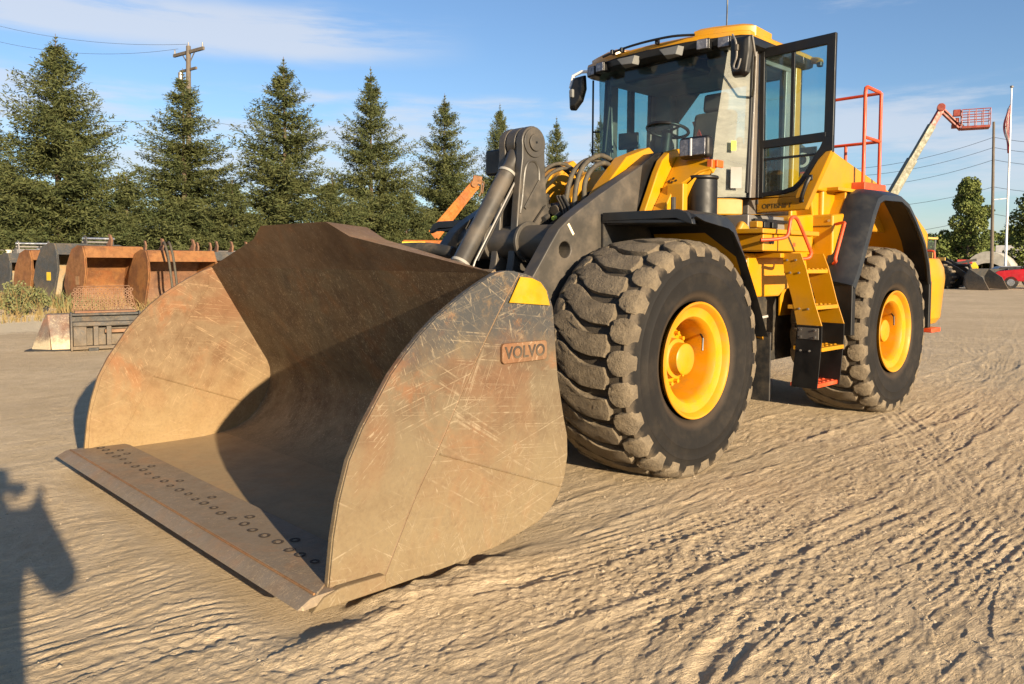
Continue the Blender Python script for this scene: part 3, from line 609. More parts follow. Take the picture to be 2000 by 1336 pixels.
MB().cyl((-.60,.0,2.08), (.30,.0,1.75), .075, 20).build('tilt_cylinder', CHAR, FR, smooth=40)
for yy, pts in ((.30, [(.04,1.80),(.035,2.0),(.0,2.21),(-.09,2.36),(-.28,2.455),(-.46,2.42),(-.60,2.31),(-.66,2.18)]), (.36, [(.0,1.80),(-.02,2.0),(-.03,2.20),(-.12,2.325),(-.26,2.385),(-.39,2.355),(-.52,2.25),(-.58,2.12)]), (.24, [(.09,1.80),(.07,2.02),(.03,2.2),(-.05,2.33),(-.22,2.42),(-.40,2.40),(-.53,2.30),(-.60,2.18)])):
    MB().tube(smoothpath([(x, yy, z) for x, z in pts], 6), .021, 10).build('hose', HOSE, FR, smooth=50)
for yy, dz in ((.0, 0), (.05, -.045), (-.06, -.02)):
    MB().tube(smoothpath([(x, yy, z+dz) for x, z in [(.16,2.18),(.10,2.30),(-.02,2.375),(-.15,2.40),(-.27,2.37),(-.34,2.31),(-.40,2.15),(-.42,1.9)]], 6), .016, 8).build('hose', HOSE, FR, smooth=50)
for k in range(5): MB().cyl((.26-.05*k,-.10,2.26-.085*k), (.20-.05*k,.06,2.24-.085*k), .055, 14).build('rubber_bellows', RUB, FR, smooth=40)
for p in ((.22,.18,1.93),(.15,.20,1.88),(.24,.20,1.84),(.12,.22,1.95),(.18,.23,1.82)): MB().cyl(p, (p[0]+.07,p[1]+.02,p[2]-.03), .022, 8).build('hose_fitting', CHROME if p[2] < 1.85 else RUB, FR)
MB().cyl((.20,.25,1.915), (.235,.25,1.905), .017, 8).build('fitting_cap', simple('lime_cap', (.55,.7,.08), .5), FR)
for yy in (.25,.28,.32): MB().tube(smoothpath([(.08,yy-.1,2.1),(.10,yy,1.95),(.2,yy,1.85),(.32,yy-.05,1.80)], 5), .014, 8).build('hose', RUB, FR, smooth=50)
for k in range(6): MB().cyl((-.30-.07*k,.18+.02*(k % 2),2.02),(-.30-.07*k,.20,2.12),.018,8).build('hose_fitting', CHROME if k % 3 == 0 else RUB, FR)
for yy, x0 in ((.42,-.05),(.10,-.25),(-.15,-.3)): MB().tube(smoothpath([(x0,yy*.8,1.98),(x0-.12,yy*.8,2.14),(x0-.32,yy*.7,2.16),(x0-.5,yy*.6,2.02)], 5), .015, 8).build('hose', RUB, FR, smooth=50)
MB().prism([(-.02,1.98),(-.14,2.18),(-.26,2.30),(-.34,2.28),(-.22,2.10),(-.12,1.95)], 'y', .10, .16).build('clamp_plate', YEL, FR, bevel=.006)
MB().prism([(-.08,1.95),(-.22,2.22),(-.40,2.36),(-.52,2.34),(-.38,2.16),(-.24,1.95)], 'y', -.28, -.24).build('clamp_plate', YEL, FR, bevel=.006)
# lamp arms
for sg in (1, -1):
    MB().prism([(-.34,1.93),(-.45,2.14),(-.53,2.30),(-.60,2.41),(-.71,2.495),(-.85,2.53),(-.95,2.52),(-.90,2.2),(-.80,1.93)], 'y', .655*sg, .72*sg).build('lamp_arm_plate', YEL, FR, bevel=.01)
    MB().plate([(-.805,.722*sg,2.465),(-.765,1.12*sg,2.395),(-.70,1.12*sg,2.32),(-.68,1.03*sg,2.30),(-.575,.85*sg,2.16),(-.44,.84*sg,1.95),(-.43,.722*sg,1.95)], (-.05,0,-.04)).build('lamp_arm', YEL, FR, bevel=.010)
    MB().plate([(-.70,1.11*sg,2.31),(-.66,1.03*sg,2.28),(-.57,.83*sg,2.08),(-.52,.82*sg,1.95),(-.60,.84*sg,1.95),(-.64,.90*sg,2.06),(-.76,1.03*sg,2.24)], (-.03,0,-.02)).build('arm_brace', YEL, FR, bevel=.008)
    for q in ((0,0),(.035,.012),(-.035,.012),(.0,.04),(.0,-.035)):
        c = Vector((-.62-.79*.0, (.80+q[0])*sg, 2.222)); c += Vector((-.61,0,.79))*q[1]; MB().cyl(c-Vector((.79,0,.61))*.004, c+Vector((.79,0,.61))*.003, .012, 10).build('plug_hole', BLK, FR)
    hl = empty('headlamp', (-.02,-.02*sg,.0)); hl.parent = FR
    MB().obox((-.70,.985*sg,2.50), (.10,.29,.18), 0.0).build('lamp_housing', BLK, hl, bevel=.035, seg=3)
    MB().obox((-.648,.985*sg,2.50), (.012,.240,.135), 0.0).build('lamp_lens', LENS, hl, bevel=.02)
    MB().obox((-.640,.975*sg,2.50), (.006,.014,.14), 0.0).build('lens_divider', WHITE, hl)
    MB().obox((-.735,1.10*sg,2.355), (.05,.05,.075), 0.0).build('marker_lens', AMB, FR, bevel=.008)
    MB().obox((-.80,1.135*sg,2.36), (.10,.025,.06), 0.0).build('marker_lens', AMB, FR, bevel=.006)
MB().cyl((-.78,.99,1.90), (-.78,.99,2.24), .125, 32).build('air_receiver', BLK, FR, bevel=.01, smooth=40)
MB().cyl((-.78,.99,2.24), (-.78,.99,2.27), .135, 32).build('receiver_cap', BLK, FR, bevel=.012, smooth=40)
MB().box(-.62,-.55,.80,.96,1.90,2.2).build('bracket', YEL, FR, bevel=.01)
MB().cyl((-.46,.93,1.9),(-.46,.93,2.08),.02,8).build('hose', RUB, FR)
# ---- front fenders
def fender_front(sg):
    R = empty('front_fender', (0,0,0)); R.parent = LOADER
    top = [(.125,1.89),(.10,1.930),(-.02,1.938),(-.20,1.935),(-.38,1.922),(-.50,1.85),(-.66,1.60),(-.82,1.33),(-1.01,.98)]
    dn = [.02,.05,.085,.105,.115,.105,.06,.05,.045]; m = MB(); rings = []
    for k, ((x, z), h) in enumerate(zip(top, dn)):
        a = top[max(0, k-1)]; b = top[min(len(top)-1, k+1)]; dx, dz = b[0]-a[0], b[1]-a[1]; l = math.hypot(dx, dz); nx, nz = dz/l, -dx/l
        if k == 0: nx, nz = 0, 1
        ix, iz = x-nx*.03, z-nz*.03; sx, sz = x-nx*h, z-nz*h
        rings.append([(x, sg*.68, z), (x, sg*1.36, z-.0), (x-nx*.012, sg*1.44, z-nz*.012), (x-nx*.04, sg*1.485, z-nz*.035), (sx, sg*1.505, sz), (sx, sg*1.487, sz), (ix-nx*.02, sg*1.44, iz-nz*.02), (ix, sg*.68, iz)])
    MB().prism([(.68*sg,1.938),(1.37*sg,1.938),(1.45*sg,1.912),(1.495*sg,1.86),(1.503*sg,1.825),(1.46*sg,1.835),(1.36*sg,1.872),(.68*sg,1.872)], 'x', .085, .13).build('front_lip', FEND, R, bevel=.006)
    m.loft(rings).build('fender_shell', FEND, R, smooth=30)
    a_, b_ = sorted((.668*sg, .685*sg)); MB().box(-.60,.12,a_,b_,1.62,1.91).build('inner_flap', RUB, R)
    MB().box(-.55,.10,*sorted((.70*sg,1.2*sg)),1.845,1.86).build('inner_baffle', RUB, R)
    # painted splash plate under the rear slope
    MB().plate([(-.62,.72*sg,1.78),(-.72,1.44*sg,1.44),(-1.03,1.44*sg,.90),(-1.10,.72*sg,.90),(-.75,.72*sg,1.6)], (-.02,0,-.01)).build('splash_plate', YEL, R)
    MB().plate([(-.50,.72*sg,1.78),(-.50,1.42*sg,1.78),(-.97,1.42*sg,1.00),(-.97,.72*sg,1.00)], (.012,0,.008)).build('inner_liner', YEL, R)
    MB().box(-1.035,-1.015,.95*sg if sg > 0 else -1.50,1.50 if sg > 0 else -.95,.43,.99).build('mud_flap', RUB, R)
    return R
fender_front(1); fender_front(-1)
# ---- cab
CB = empty('cab', (0,0,0)); CB.parent = LOADER
def cabcurve(dx=0, w=.87, n=24, nose=-1.36, side=-1.70, kink=.72, part=None):
    # plan of the windscreen: gently bowed centre pane, two flatter corner panes; part picks one of them
    ts = {None: np.linspace(-1, 1, n+1), 'mid': np.linspace(-kink, kink, n+1), 'near': np.linspace(kink, 1, 8), 'far': np.linspace(-1, -kink, 8)}[part]
    o = []
    for t in ts:
        q = max(0, abs(t)-kink)/(1-kink); x = nose-(nose-side)*(.22*(abs(t)/kink)**2 if abs(t) < kink else .22+.78*q**1.05); o.append((x+dx, w*t))
    return o
# base below the windscreen
c = cabcurve(.05); MB().prism(c+[(-1.76,-.87),(-1.76,.87)], 'z', 1.99, 2.145).build('cab_apron', YEL, CB, bevel=.015, smooth=30)
c = cabcurve(.0, .80, nose=-1.45, side=-1.74); MB().prism(c+[(-1.78,-.8),(-1.78,.8)], 'z', 1.78, 1.99).build('cab_skirt', YEL, CB, bevel=.015, smooth=30)
MB().box(-2.75,-1.78,-.86,.86,1.86,2.0).build('cab_floor', YEL, CB, bevel=.01)
# windscreen: bowed sheet with real thickness edge seal
ws = cabcurve(-.01, .86)
for part, nm, mt in (('mid', 'windscreen', GLS), ('near', 'corner_window', GLSREF), ('far', 'corner_window', GLS)):
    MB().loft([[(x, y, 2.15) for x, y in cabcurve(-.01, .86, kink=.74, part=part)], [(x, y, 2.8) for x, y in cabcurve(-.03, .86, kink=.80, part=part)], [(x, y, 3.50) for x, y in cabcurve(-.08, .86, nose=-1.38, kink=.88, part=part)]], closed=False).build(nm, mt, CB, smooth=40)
for sg in (1, -1):
    MB().tube([(-1.715,.865*sg,2.2),(-1.78,.865*sg,3.5)], .016, 8).build('window_seal', BLK, CB, smooth=40)
MB().tube(smoothpath([(x, y, 2.15) for x, y in ws], 2), .012, 6).build('window_seal', BLK, CB, smooth=40)
# posts
for sg in (1, -1):
    MB().plate([(-1.73,.80*sg,2.0),(-1.89,.80*sg,2.0),(-1.91,.80*sg,3.55),(-1.79,.80*sg,3.55)], (0,.075*sg,0)).build('front_post', TAUPE, CB, bevel=.012)
    MB().plate([(-2.58,.79*sg,2.0),(-2.735,.79*sg,2.0),(-2.735,.79*sg,3.58),(-2.62,.79*sg,3.58)], (0,.08*sg,0)).build('rear_post', YEL, CB, bevel=.025)
    MB().plate([(-2.735,.80*sg,2.0),(-2.765,.80*sg,2.0),(-2.765,.80*sg,3.56),(-2.735,.80*sg,3.56)], (0,.06*sg,0)).build('post_seal', BLK, CB, bevel=.006)
MB().tube([(-1.735,.885,2.12),(-1.80,.885,3.5)], .012, 8).build('drain_pipe', GREY, CB, smooth=40)
MB().tube([(-1.86,.895,2.1),(-1.885,.895,3.5)], .010, 8).build('door_seal', BLK, CB, smooth=40)
# side aperture frame (door opening, left) and right side window
for sg in (1, -1):
    y0, y1 = (.80, .835) if sg > 0 else (-.835, -.80)
    MB().box(-2.60,-1.90,y0,y1,3.44,3.53).build('header_rail', GREY, CB, bevel=.01)
    MB().plate([(-2.46,.80*sg,2.1),(-2.58,.80*sg,2.1),(-2.60,.80*sg,3.50),(-2.50,.80*sg,3.50)], (0,.03*sg,0)).build('aperture_frame', GREY, CB, bevel=.01)
    MB().plate([(-2.42,.79*sg,2.1),(-2.45,.79*sg,2.1),(-2.49,.79*sg,3.46),(-2.46,.79*sg,3.46)], (0,.03*sg,0)).build('aperture_seal', BLK, CB)
    MB().box(-2.60,-1.90,y0,y1,2.0,2.14).build('sill', YEL if sg < 0 else BLK, CB, bevel=.01)
MB().box(-2.62,-1.90,-.825,-.815,2.14,3.45).build('side_window', GLS, CB)
MB().box(-2.18,-2.12,-.85,-.79,2.12,3.45).build('window_post', BLK, CB)
# rear wall with window
wy = [(-.80,-.58,2.0,3.5),(.66,.80,2.0,3.5),(-.58,.66,2.0,2.34),(-.58,.66,3.42,3.5)]
for a, b, z0, z1 in wy: MB().box(-2.72,-2.68,a,b,z0,z1).build('rear_wall', INT, CB)
MB().box(-2.705,-2.695,-.58,.66,2.34,3.42).build('rear_window', GLS, CB)
MB().prism([(-.58,3.42),(-.28,3.42),(-.58,3.1)], 'x', -2.69, -2.66).build('rear_corner_gusset', INT, CB)
MB().box(-2.72,-2.56,-.80,-.58,2.0,3.5).build('rear_corner_column', INT, CB, bevel=.02)
MB().box(-2.66,-1.72,-.78,.78,3.42,3.50).build('headliner', INT, CB, bevel=.03)
MB().box(-1.80,-1.5,-.42,.42,3.36,3.50).build('roof_console', BLK, CB, bevel=.03)
# seat, column, wheel
ST = empty('operator_seat', (0,0,0)); ST.parent = CB
MB().box(-2.36,-1.95,-.15,.35,2.35,2.50).build('seat_cushion', SEATM, ST, bevel=.05)
MB().obox((-2.36,.10,2.80), (.13,.48,.66), Matrix.Rotation(math.radians(-8), 3, 'Y')).build('backrest', SEATM, ST, bevel=.05)
MB().obox((-2.40,.10,3.22), (.10,.27,.20), Matrix.Rotation(math.radians(-8), 3, 'Y')).build('headrest', SEATM, ST, bevel=.04)
for sg in (1, -1): MB().box(-2.40,-2.05,.27*sg if sg > 0 else -.35,.35 if sg > 0 else -.27,2.60,2.66).build('armrest', SEATM, ST, bevel=.02)
MB().box(-2.35,-2.05,-.2,.2,2.0,2.36).build('seat_base', BLK, ST, bevel=.02)
MB().plate([(-2.35,-.10,3.05),(-2.36,-.16,3.05),(-2.20,.14,2.52),(-2.19,.20,2.52)], (.006,0,0)).build('seat_belt', simple('red_webbing', (.5,.03,.03), .7), ST)
SW = empty('steering_wheel', (0,0,0)); SW.parent = CB
cw = Vector((-1.56,.09,2.84)); ax = Vector((.24,.05,-.97)).normalized(); e1 = Vector((0,1,0)); e2 = ax.cross(e1)
MB().tube([cw+e1*.20*math.cos(a)+e2*.20*math.sin(a) for a in np.linspace(0, 2*PI, 32, endpoint=False)], .016, 8, close=True).build('wheel_ring', BLK, SW, smooth=50)
for a in (0.3, PI-.3, 1.5*PI): MB().bar(cw+ax*.02, cw+e1*.19*math.cos(a)+e2*.19*math.sin(a), .03, .012).build('spoke', BLK, SW)
MB().cyl(cw, cw+ax*.75, .05, 14, .07).build('steering_column', BLK, SW, bevel=.01, smooth=40)
MB().obox((-1.58,.10,2.50), (.12,.36,.26), Matrix.Rotation(math.radians(25), 3, 'Y')).build('dashboard', BLK, CB, bevel=.05)
MB().obox((-1.64,-.45,2.80), (.03,.22,.17), Matrix.Rotation(math.radians(15), 3, 'Z')).build('display_screen', BLK, CB, bevel=.01)
MB().bar((-1.68,-.45,2.2),(-1.66,-.45,2.72),.03,.03).build('screen_stalk', BLK, CB)
MB().obox((-2.2,.5,2.72), (.06,.06,.16), 0.0).build('joystick', BLK, CB, bevel=.02)
MB().obox((-2.2,.5,2.5), (.4,.16,.32), 0.0).build('control_console', BLK, CB, bevel=.03)
PAPER = simple('paper', (.34,.34,.33), .8)
# stickers on the glass
MB().obox((-1.62,.795,2.33), (.004,.10,.19), math.radians(46)).build('paper_notice', PAPER, CB, loc=(.035,.035,0))
MB().obox((-1.60,.775,2.62), (.004,.045,.09), math.radians(46)).build('lime_sticker', simple('lime_sticker', (.75,.85,.04), .5), CB, loc=(.035,.035,0))
# wiper
MB().tube([(-1.54,-.56,2.25),(-1.54,-.60,3.15)], .012, 6).build('wiper_arm', BLK, CB)
MB().tube([(-1.50,-.58,2.55),(-1.44,-.42,2.25)], .02, 6).build('wiper_arm', BLK, CB)
MB().tube([(-1.63,-.80,2.35),(-1.60,-.66,3.30)], .014, 6).build('wiper_blade', BLK, CB)
MB().tube([(-1.66,-.95,2.62),(-1.66,-.95,3.5)], .011, 6).build('grab_rail', BLK, CB)
MB().tube([(-1.66,-.95,2.95),(-1.7,-.87,2.95)], .011, 6).build('grab_rail', BLK, CB)
# roof
RF = empty('roof', (0,0,0)); RF.parent = CB
def roofplan(off, nose=-1.36, back=-2.86):
    p = [(-1.56+off, .96-off*-0), (-1.50+off,.90), (-1.41+off,.62), (nose+off,.42),(nose+.03+off,0),(nose+off,-.42),(-1.41+off,-.62),(-1.50+off,-.90),(-1.56+off,-.96)]
    p = [(x, y*(1+off*.6)) for x, y in p]
    return p+[(back-off, -.93*(1+off*.6)), (back-off, .93*(1+off*.6))]
MB().loft([[(x, y, 3.50) for x, y in roofplan(-.05)], [(x, y, 3.52) for x, y in roofplan(-.01)], [(x, y, 3.575) for x, y in roofplan(0)], [(x, y, 3.59) for x, y in roofplan(-.01)]]).build('roof_visor', BLK, RF, smooth=30)
MB().loft([[(x, y, 3.588) for x, y in roofplan(-.005)], [(x, y, 3.625) for x, y in roofplan(-.01)], [(x, y, 3.655) for x, y in roofplan(-.08)], [(x, y, 3.665) for x, y in roofplan(-.2)]]).build('roof_shell', YEL, RF, smooth=35)
for sg in (1, -1):
    q = [(-1.43,.46),(-1.46,.62),(-1.58,.90),(-1.66,.96),(-2.0,.93),(-2.2,.75),(-2.1,.40),(-1.6,.36)]
    MB().loft([[(x, y*sg, 3.60) for x, y in q], [(x+.0, y*sg, 3.685) for x, y in q], [(-1.75+(x+1.75)*.82, (.66+(y-.66)*.82)*sg, 3.715) for x, y in q]]).build('roof_pod', YEL, RF, smooth=30)
    for y in (.60, .775):
        L = empty('work_lamp', (0,0,0)); L.parent = RF; xx = -1.40 if y < .7 else -1.47
        MB().obox((xx, y*sg, 3.53), (.10,.125,.105), math.radians(8 if sg > 0 else -8)).build('lamp_housing', BLK, L, bevel=.015)
        MB().obox((xx+.054, y*sg, 3.53), (.014,.105,.088), math.radians(8 if sg > 0 else -8)).build('lamp_lens', LENS, L, bevel=.01)
MB().tube(smoothpath([(-1.40,-.60,3.64),(-1.33,-.3,3.652),(-1.30,0,3.656),(-1.31,.3,3.652),(-1.38,.50,3.64)], 5), .012, 8).build('roof_rail', BLK, RF)
for y in (-.42,-.30,.12): MB().obox((-1.33,y,3.64), (.05,.03,.05), 0.0).build('rail_clamp', BLK, RF, bevel=.008)
for y in (-.22, .28): MB().loft([[(-1.37,y-.10,3.57),(-1.37,y+.10,3.57),(-1.37,y+.10,3.53),(-1.37,y-.10,3.53)],[(-1.36,y-.12,3.55),(-1.36,y+.12,3.55),(-1.36,y+.10,3.47),(-1.36,y-.06,3.46)],[(-1.27,y-.10,3.545),(-1.27,y+.12,3.545),(-1.27,y+.09,3.47),(-1.27,y-.04,3.48)]]).build('wiper_motor_cover', INT, RF, bevel=.012)
MB().tube([(-2.86,.88,3.60),(-2.80,.99,3.57),(-2.78,1.03,3.55),(-2.76,1.04,3.53)], .035, 10).build('roof_gutter', YEL, RF, smooth=50)
MB().cyl((-2.765,1.04,3.535),(-2.76,1.04,3.50),.03,12).build('gutter_outlet', BLK, RF)
MB().cyl((-2.0,.45,3.70),(-2.02,.45,4.6),.008,6).build('antenna', BLK, RF)
MB().cyl((-2.0,.45,3.66),(-2.0,.45,3.74),.022,10).build('antenna_base', BLK, RF)
# mirrors
def mirror(sg):
    R = empty('mirror', (0,0,0)); R.parent = CB
    if sg > 0: c = Vector((-1.42,.97,3.36)); hw, hh = .115, .185
    else: c = Vector((-1.47,-.99,3.34)); hw, hh = .10, .185
    out_ = [(-hw*.9,hh),(hw,hh*.95),(hw*.98,hh*.2),(hw*.7,-hh*.85),(hw*.3,-hh),(-hw*.7,-hh*.92),(-hw*.95,-hh*.3)]
    if sg < 0: out_ = [(-hw*.4,hh*.9),(hw*.9,hh),(hw,hh*.2),(hw*.6,-hh*.5),(-hw*.2,-hh),(-hw*.9,-hh*.95),(-hw,hh*.1)]
    tilt = Matrix.Rotation(math.radians(-8 if sg > 0 else 18), 3, 'Z')
    f = [c+tilt@Vector((0,a,b)) for a, b in out_]; g = [c+tilt@Vector((.05,a*.9,b*.93)) for a, b in out_]; h = [c+tilt@Vector((.075,a*.6,b*.75)) for a, b in out_]
    MB().loft([f, g, h]).build('mirror_housing', BLK, R, bevel=.012, smooth=40)
    MB().loft([[c+tilt@Vector((-.004,a*.92,b*.94)) for a, b in out_], [c+tilt@Vector((-.008,a*.9,b*.92)) for a, b in out_]]).build('mirror_glass', CHROME, R)
    if sg > 0:
        MB().tube(smoothpath([(-1.36,.90,3.56),(-1.335,.95,3.48),(-1.335,.96,3.36),(-1.34,.93,3.27),(-1.34,.97,3.25),(-1.335,1.0,3.33)], 5), .009, 6).build('mirror_arm', GREY, R)
        MB().obox((-1.335,.96,3.43), (.03,.035,.06), 0.0).build('mirror_knuckle', CHAR, R, bevel=.01)
        MB().tube([(-1.38,1.08,3.52),(-1.42,1.09,3.35),(-1.6,.98,3.12),(-1.74,.89,3.08)], .012, 6).build('mirror_arm', CHAR, R)
    else:
        MB().tube([(-1.49,-.82,3.55),(-1.47,-.95,3.56),(-1.45,-1.05,3.53),(-1.43,-1.07,3.40)], .018, 8).build('mirror_arm', WHITE, R, smooth=40)
        MB().obox((-1.385,-1.01,3.33), (.04,.05,.09), 0.0).build('mirror_knuckle', INT, R, bevel=.012)
    return R
mirror(1); mirror(-1)
# ---- open door, swung square to the cab side
DR = empty('cab_door', (0,0,0)); DR.parent = CB
DR['label'] = 'open glazed cab door with a thick black frame'
def dp(y, z): return (y, z)
MB().prism([(.89,3.53),(1.60,3.545),(1.60,3.455),(.89,3.44)], 'x', -1.905, -1.865).build('door_frame', BLK, DR, bevel=.008)
MB().prism([(1.52,3.46),(1.60,3.50),(1.595,2.52),(1.51,2.52)], 'x', -1.904, -1.864).build('door_frame', BLK, DR, bevel=.008)
MB().prism([(.89,3.50),(.935,3.50),(.945,2.14),(.89,2.14)], 'x', -1.903, -1.863).build('door_frame', BLK, DR, bevel=.006)
MB().prism([(.90,2.685),(1.53,2.70),(1.53,2.62),(.90,2.61)], 'x', -1.902, -1.862).build('door_frame', BLK, DR, bevel=.006)
MB().prism([(1.19,2.66),(1.225,2.66),(1.225,3.48),(1.19,3.48)], 'x', -1.900, -1.875).build('door_mullion', BLK, DR, bevel=.004)
MB().prism([(.92,2.52),(1.45,2.525),(1.45,2.505),(.92,2.50)], 'x', -1.90, -1.872).build('door_handrail', BLK, DR)
cv = [(1.595,2.54),(1.53,2.53),(1.47,2.47),(1.40,2.36),(1.33,2.265),(1.26,2.205),(1.15,2.18),(.90,2.165)]
inn = [(.90,2.205),(1.14,2.218),(1.235,2.245),(1.30,2.30),(1.37,2.40),(1.43,2.50),(1.48,2.57),(1.52,2.66),(1.595,2.66)]
MB().prism(cv+inn, 'x', -1.901, -1.861).build('door_frame', BLK, DR, bevel=.005)
MB().prism([(.92,3.47),(1.54,3.47),(1.52,2.66),(1.40,2.44),(1.25,2.23),(1.14,2.20),(.92,2.19)], 'x', -1.885, -1.880).build('door_glass', GLS2, DR)
MB().prism([(.885,2.02),(1.365,2.03),(1.46,2.24),(1.595,2.535),(1.53,2.528),(1.465,2.465),(1.395,2.355),(1.325,2.26),(1.255,2.20),(1.15,2.176),(.885,2.16)], 'x', -1.925, -1.858).build('door_lower_panel', YEL, DR, bevel=.012)
MB().tube(smoothpath([(-1.85,1.33,2.12),(-1.825,1.345,2.15),(-1.825,1.385,2.26),(-1.85,1.40,2.31)], 4), .018, 8).build('door_handle', BLK, DR, smooth=40)
MB().obox((-1.852,1.33,2.12), (.02,.04,.05), 0.0).build('handle_foot', BLK, DR, bevel=.006)
MB().obox((-1.852,1.40,2.31), (.02,.055,.05), 0.0).build('handle_foot', BLK, DR, bevel=.006)
text_part('OPTISHIFT', 'lettering', PRINT, DR, .062, (-1.8565,1.09,2.075), (0,1,0), (0,0,1), .0006)
# ---- body below the cab, tank, boxes and steps (left side)
BD = empty('rear_frame', (0,0,0)); BD.parent = LOADER
MB().prism([(-1.35,.5),(-1.35,1.05),(-2.2,1.3),(-2.2,1.9),(-5.6,1.9),(-5.6,.75),(-4.9,.55)], 'y', -.55, .55).build('chassis', DARKY, BD, bevel=.02)
MB().box(-1.5,-.3,-.3,.3,.62,1.0).build('hitch', DARKY, BD, bevel=.03)
MB().prism([(-1.42,1.245),(-1.42,1.60),(-1.30,1.64),(-2.62,1.64),(-2.62,1.36),(-2.1,1.30),(-2.0,1.245)], 'y', .62, 1.06).build('fuel_tank', YEL, BD, bevel=.02)
MB().prism([(-1.42,1.245),(-1.42,1.60),(-1.30,1.64),(-2.62,1.64),(-2.62,1.36),(-2.1,1.30),(-2.0,1.245)], 'y', -1.2, -.62).build('fuel_tank', YEL, BD, bevel=.02)
MB().box(-2.14,-1.24,.80,1.30,1.655,1.80).build('battery_box', YEL, BD, bevel=.012)
MB().box(-2.22,-1.18,.78,1.33,1.803,1.845).build('battery_box_lid', YEL, BD, bevel=.008)
MB().box(-1.49,-1.483,1.302,1.306,1.66,1.80).build('box_seam', BLK, BD)
for x in (-1.555,-1.60): MB().lathe([(.022,0),(.022,.004),(0,.004)], (-1.36+ (x+1.555)*.9,1.300,1.735), 'y', 16).build('vent_hole', BLK, BD)
MB().box(-1.81,-1.77,1.3005,1.3025,1.70,1.735).build('warning_sticker', ORG, BD)
MB().box(-2.6,-1.55,.55,.98,1.80,1.99).build('valve_plate', GREY, BD, bevel=.01)
for x in (-1.62,-1.75,-1.9): MB().box(x-.05,x+.05,.98,1.06,1.87,1.93).build('hose_clamp', BLK if x < -1.7 else YEL, BD, bevel=.01)
MB().bar((-1.22,.98,1.60),(-1.42,1.02,1.90),.07,.12).build('lifting_lug', YEL, BD, bevel=.03)
MB().cyl((-1.40,.99,1.875),(-1.375,1.03,1.88),.018,12).build('lug_hole', BLK, BD)
MB().cyl((-1.30,.95,1.38),(-1.30,.95,1.80),.05,16).build('accumulator', BLK, BD, smooth=40)
MB().obox((-1.413,.93,1.45), (.008,.09,.13), 0.0).build('access_plate', YEL, BD, bevel=.01)
MB().cyl((-1.408,.94,1.44),(-1.385,.94,1.44),.034,16).build('filler_cap', BLK, BD, bevel=.005)
MB().obox((-1.408,1.03,1.545), (.004,.045,.075), 0.0).build('data_label', WHITE, BD)
MB().bar((-1.30,.86,1.36),(-1.40,.70,1.30),.012,.06).build('bracket', YEL, BD)
MB().bar((-1.10,.75,.95),(-1.62,1.15,1.08),.02,.02).build('tie_rod', GREY, BD)
# recess and wing in front of the rear wheel
MB().prism([(-3.0,1.50),(-2.70,1.50),(-2.69,2.03),(-3.05,2.06)], 'y', .70, 1.245).build('wing_front_panel', YEL, BD, bevel=.025)
MB().box(-3.09,-3.05,.70,1.20,2.05,2.27).build('alcove_back', YEL, BD, bevel=.006)
MB().box(-2.6865,-2.683,.72,1.24,1.915,1.922).build('panel_seam', BLK, BD)
MB().box(-2.695,-2.684,.76,.80,1.60,1.64).build('latch', BLK, BD)
for yy, zz in ((.76,1.56),(1.20,1.56),(.76,1.97),(1.20,1.97)): MB().cyl((-2.70,yy,zz),(-2.683,yy,zz),.012,6).build('bolt', CHROME, BD)
MB().prism([(-2.28,1.64),(-2.70,1.52),(-2.70,2.04),(-2.20,2.0)], 'y', .72, 1.05).build('body_panel', YEL, BD, bevel=.03)
MB().prism([(-2.28,1.64),(-2.70,1.52),(-2.70,2.04),(-2.20,2.0)], 'y', -1.05, -.72).build('body_panel', YEL, BD, bevel=.03)
for z in (1.30, 1.55): MB().box(-1.424,-1.418,.70,1.02,z,z+.005).build('panel_seam', BLK, BD)
for yy, zz in ((.72,1.28),(1.0,1.28),(.72,1.58),(.86,1.58)): MB().cyl((-1.42,yy,zz),(-1.408,yy,zz),.010,6).build('bolt', CHROME, BD)
MB().tube(smoothpath([(-1.32,.90,1.85),(-1.25,1.0,1.72),(-1.28,1.02,1.55),(-1.35,.95,1.40)], 5), .016, 8).build('hose', RUB, BD, smooth=50)
MB().tube(smoothpath([(-1.28,.80,1.85),(-1.22,.86,1.65),(-1.26,.9,1.45),(-1.40,.88,1.34)], 5), .013, 8).build('hose', RUB, BD, smooth=50)
MB().box(-2.62,-1.6,1.0,1.02,1.93,1.955).build('cable_tray', BLK, BD)
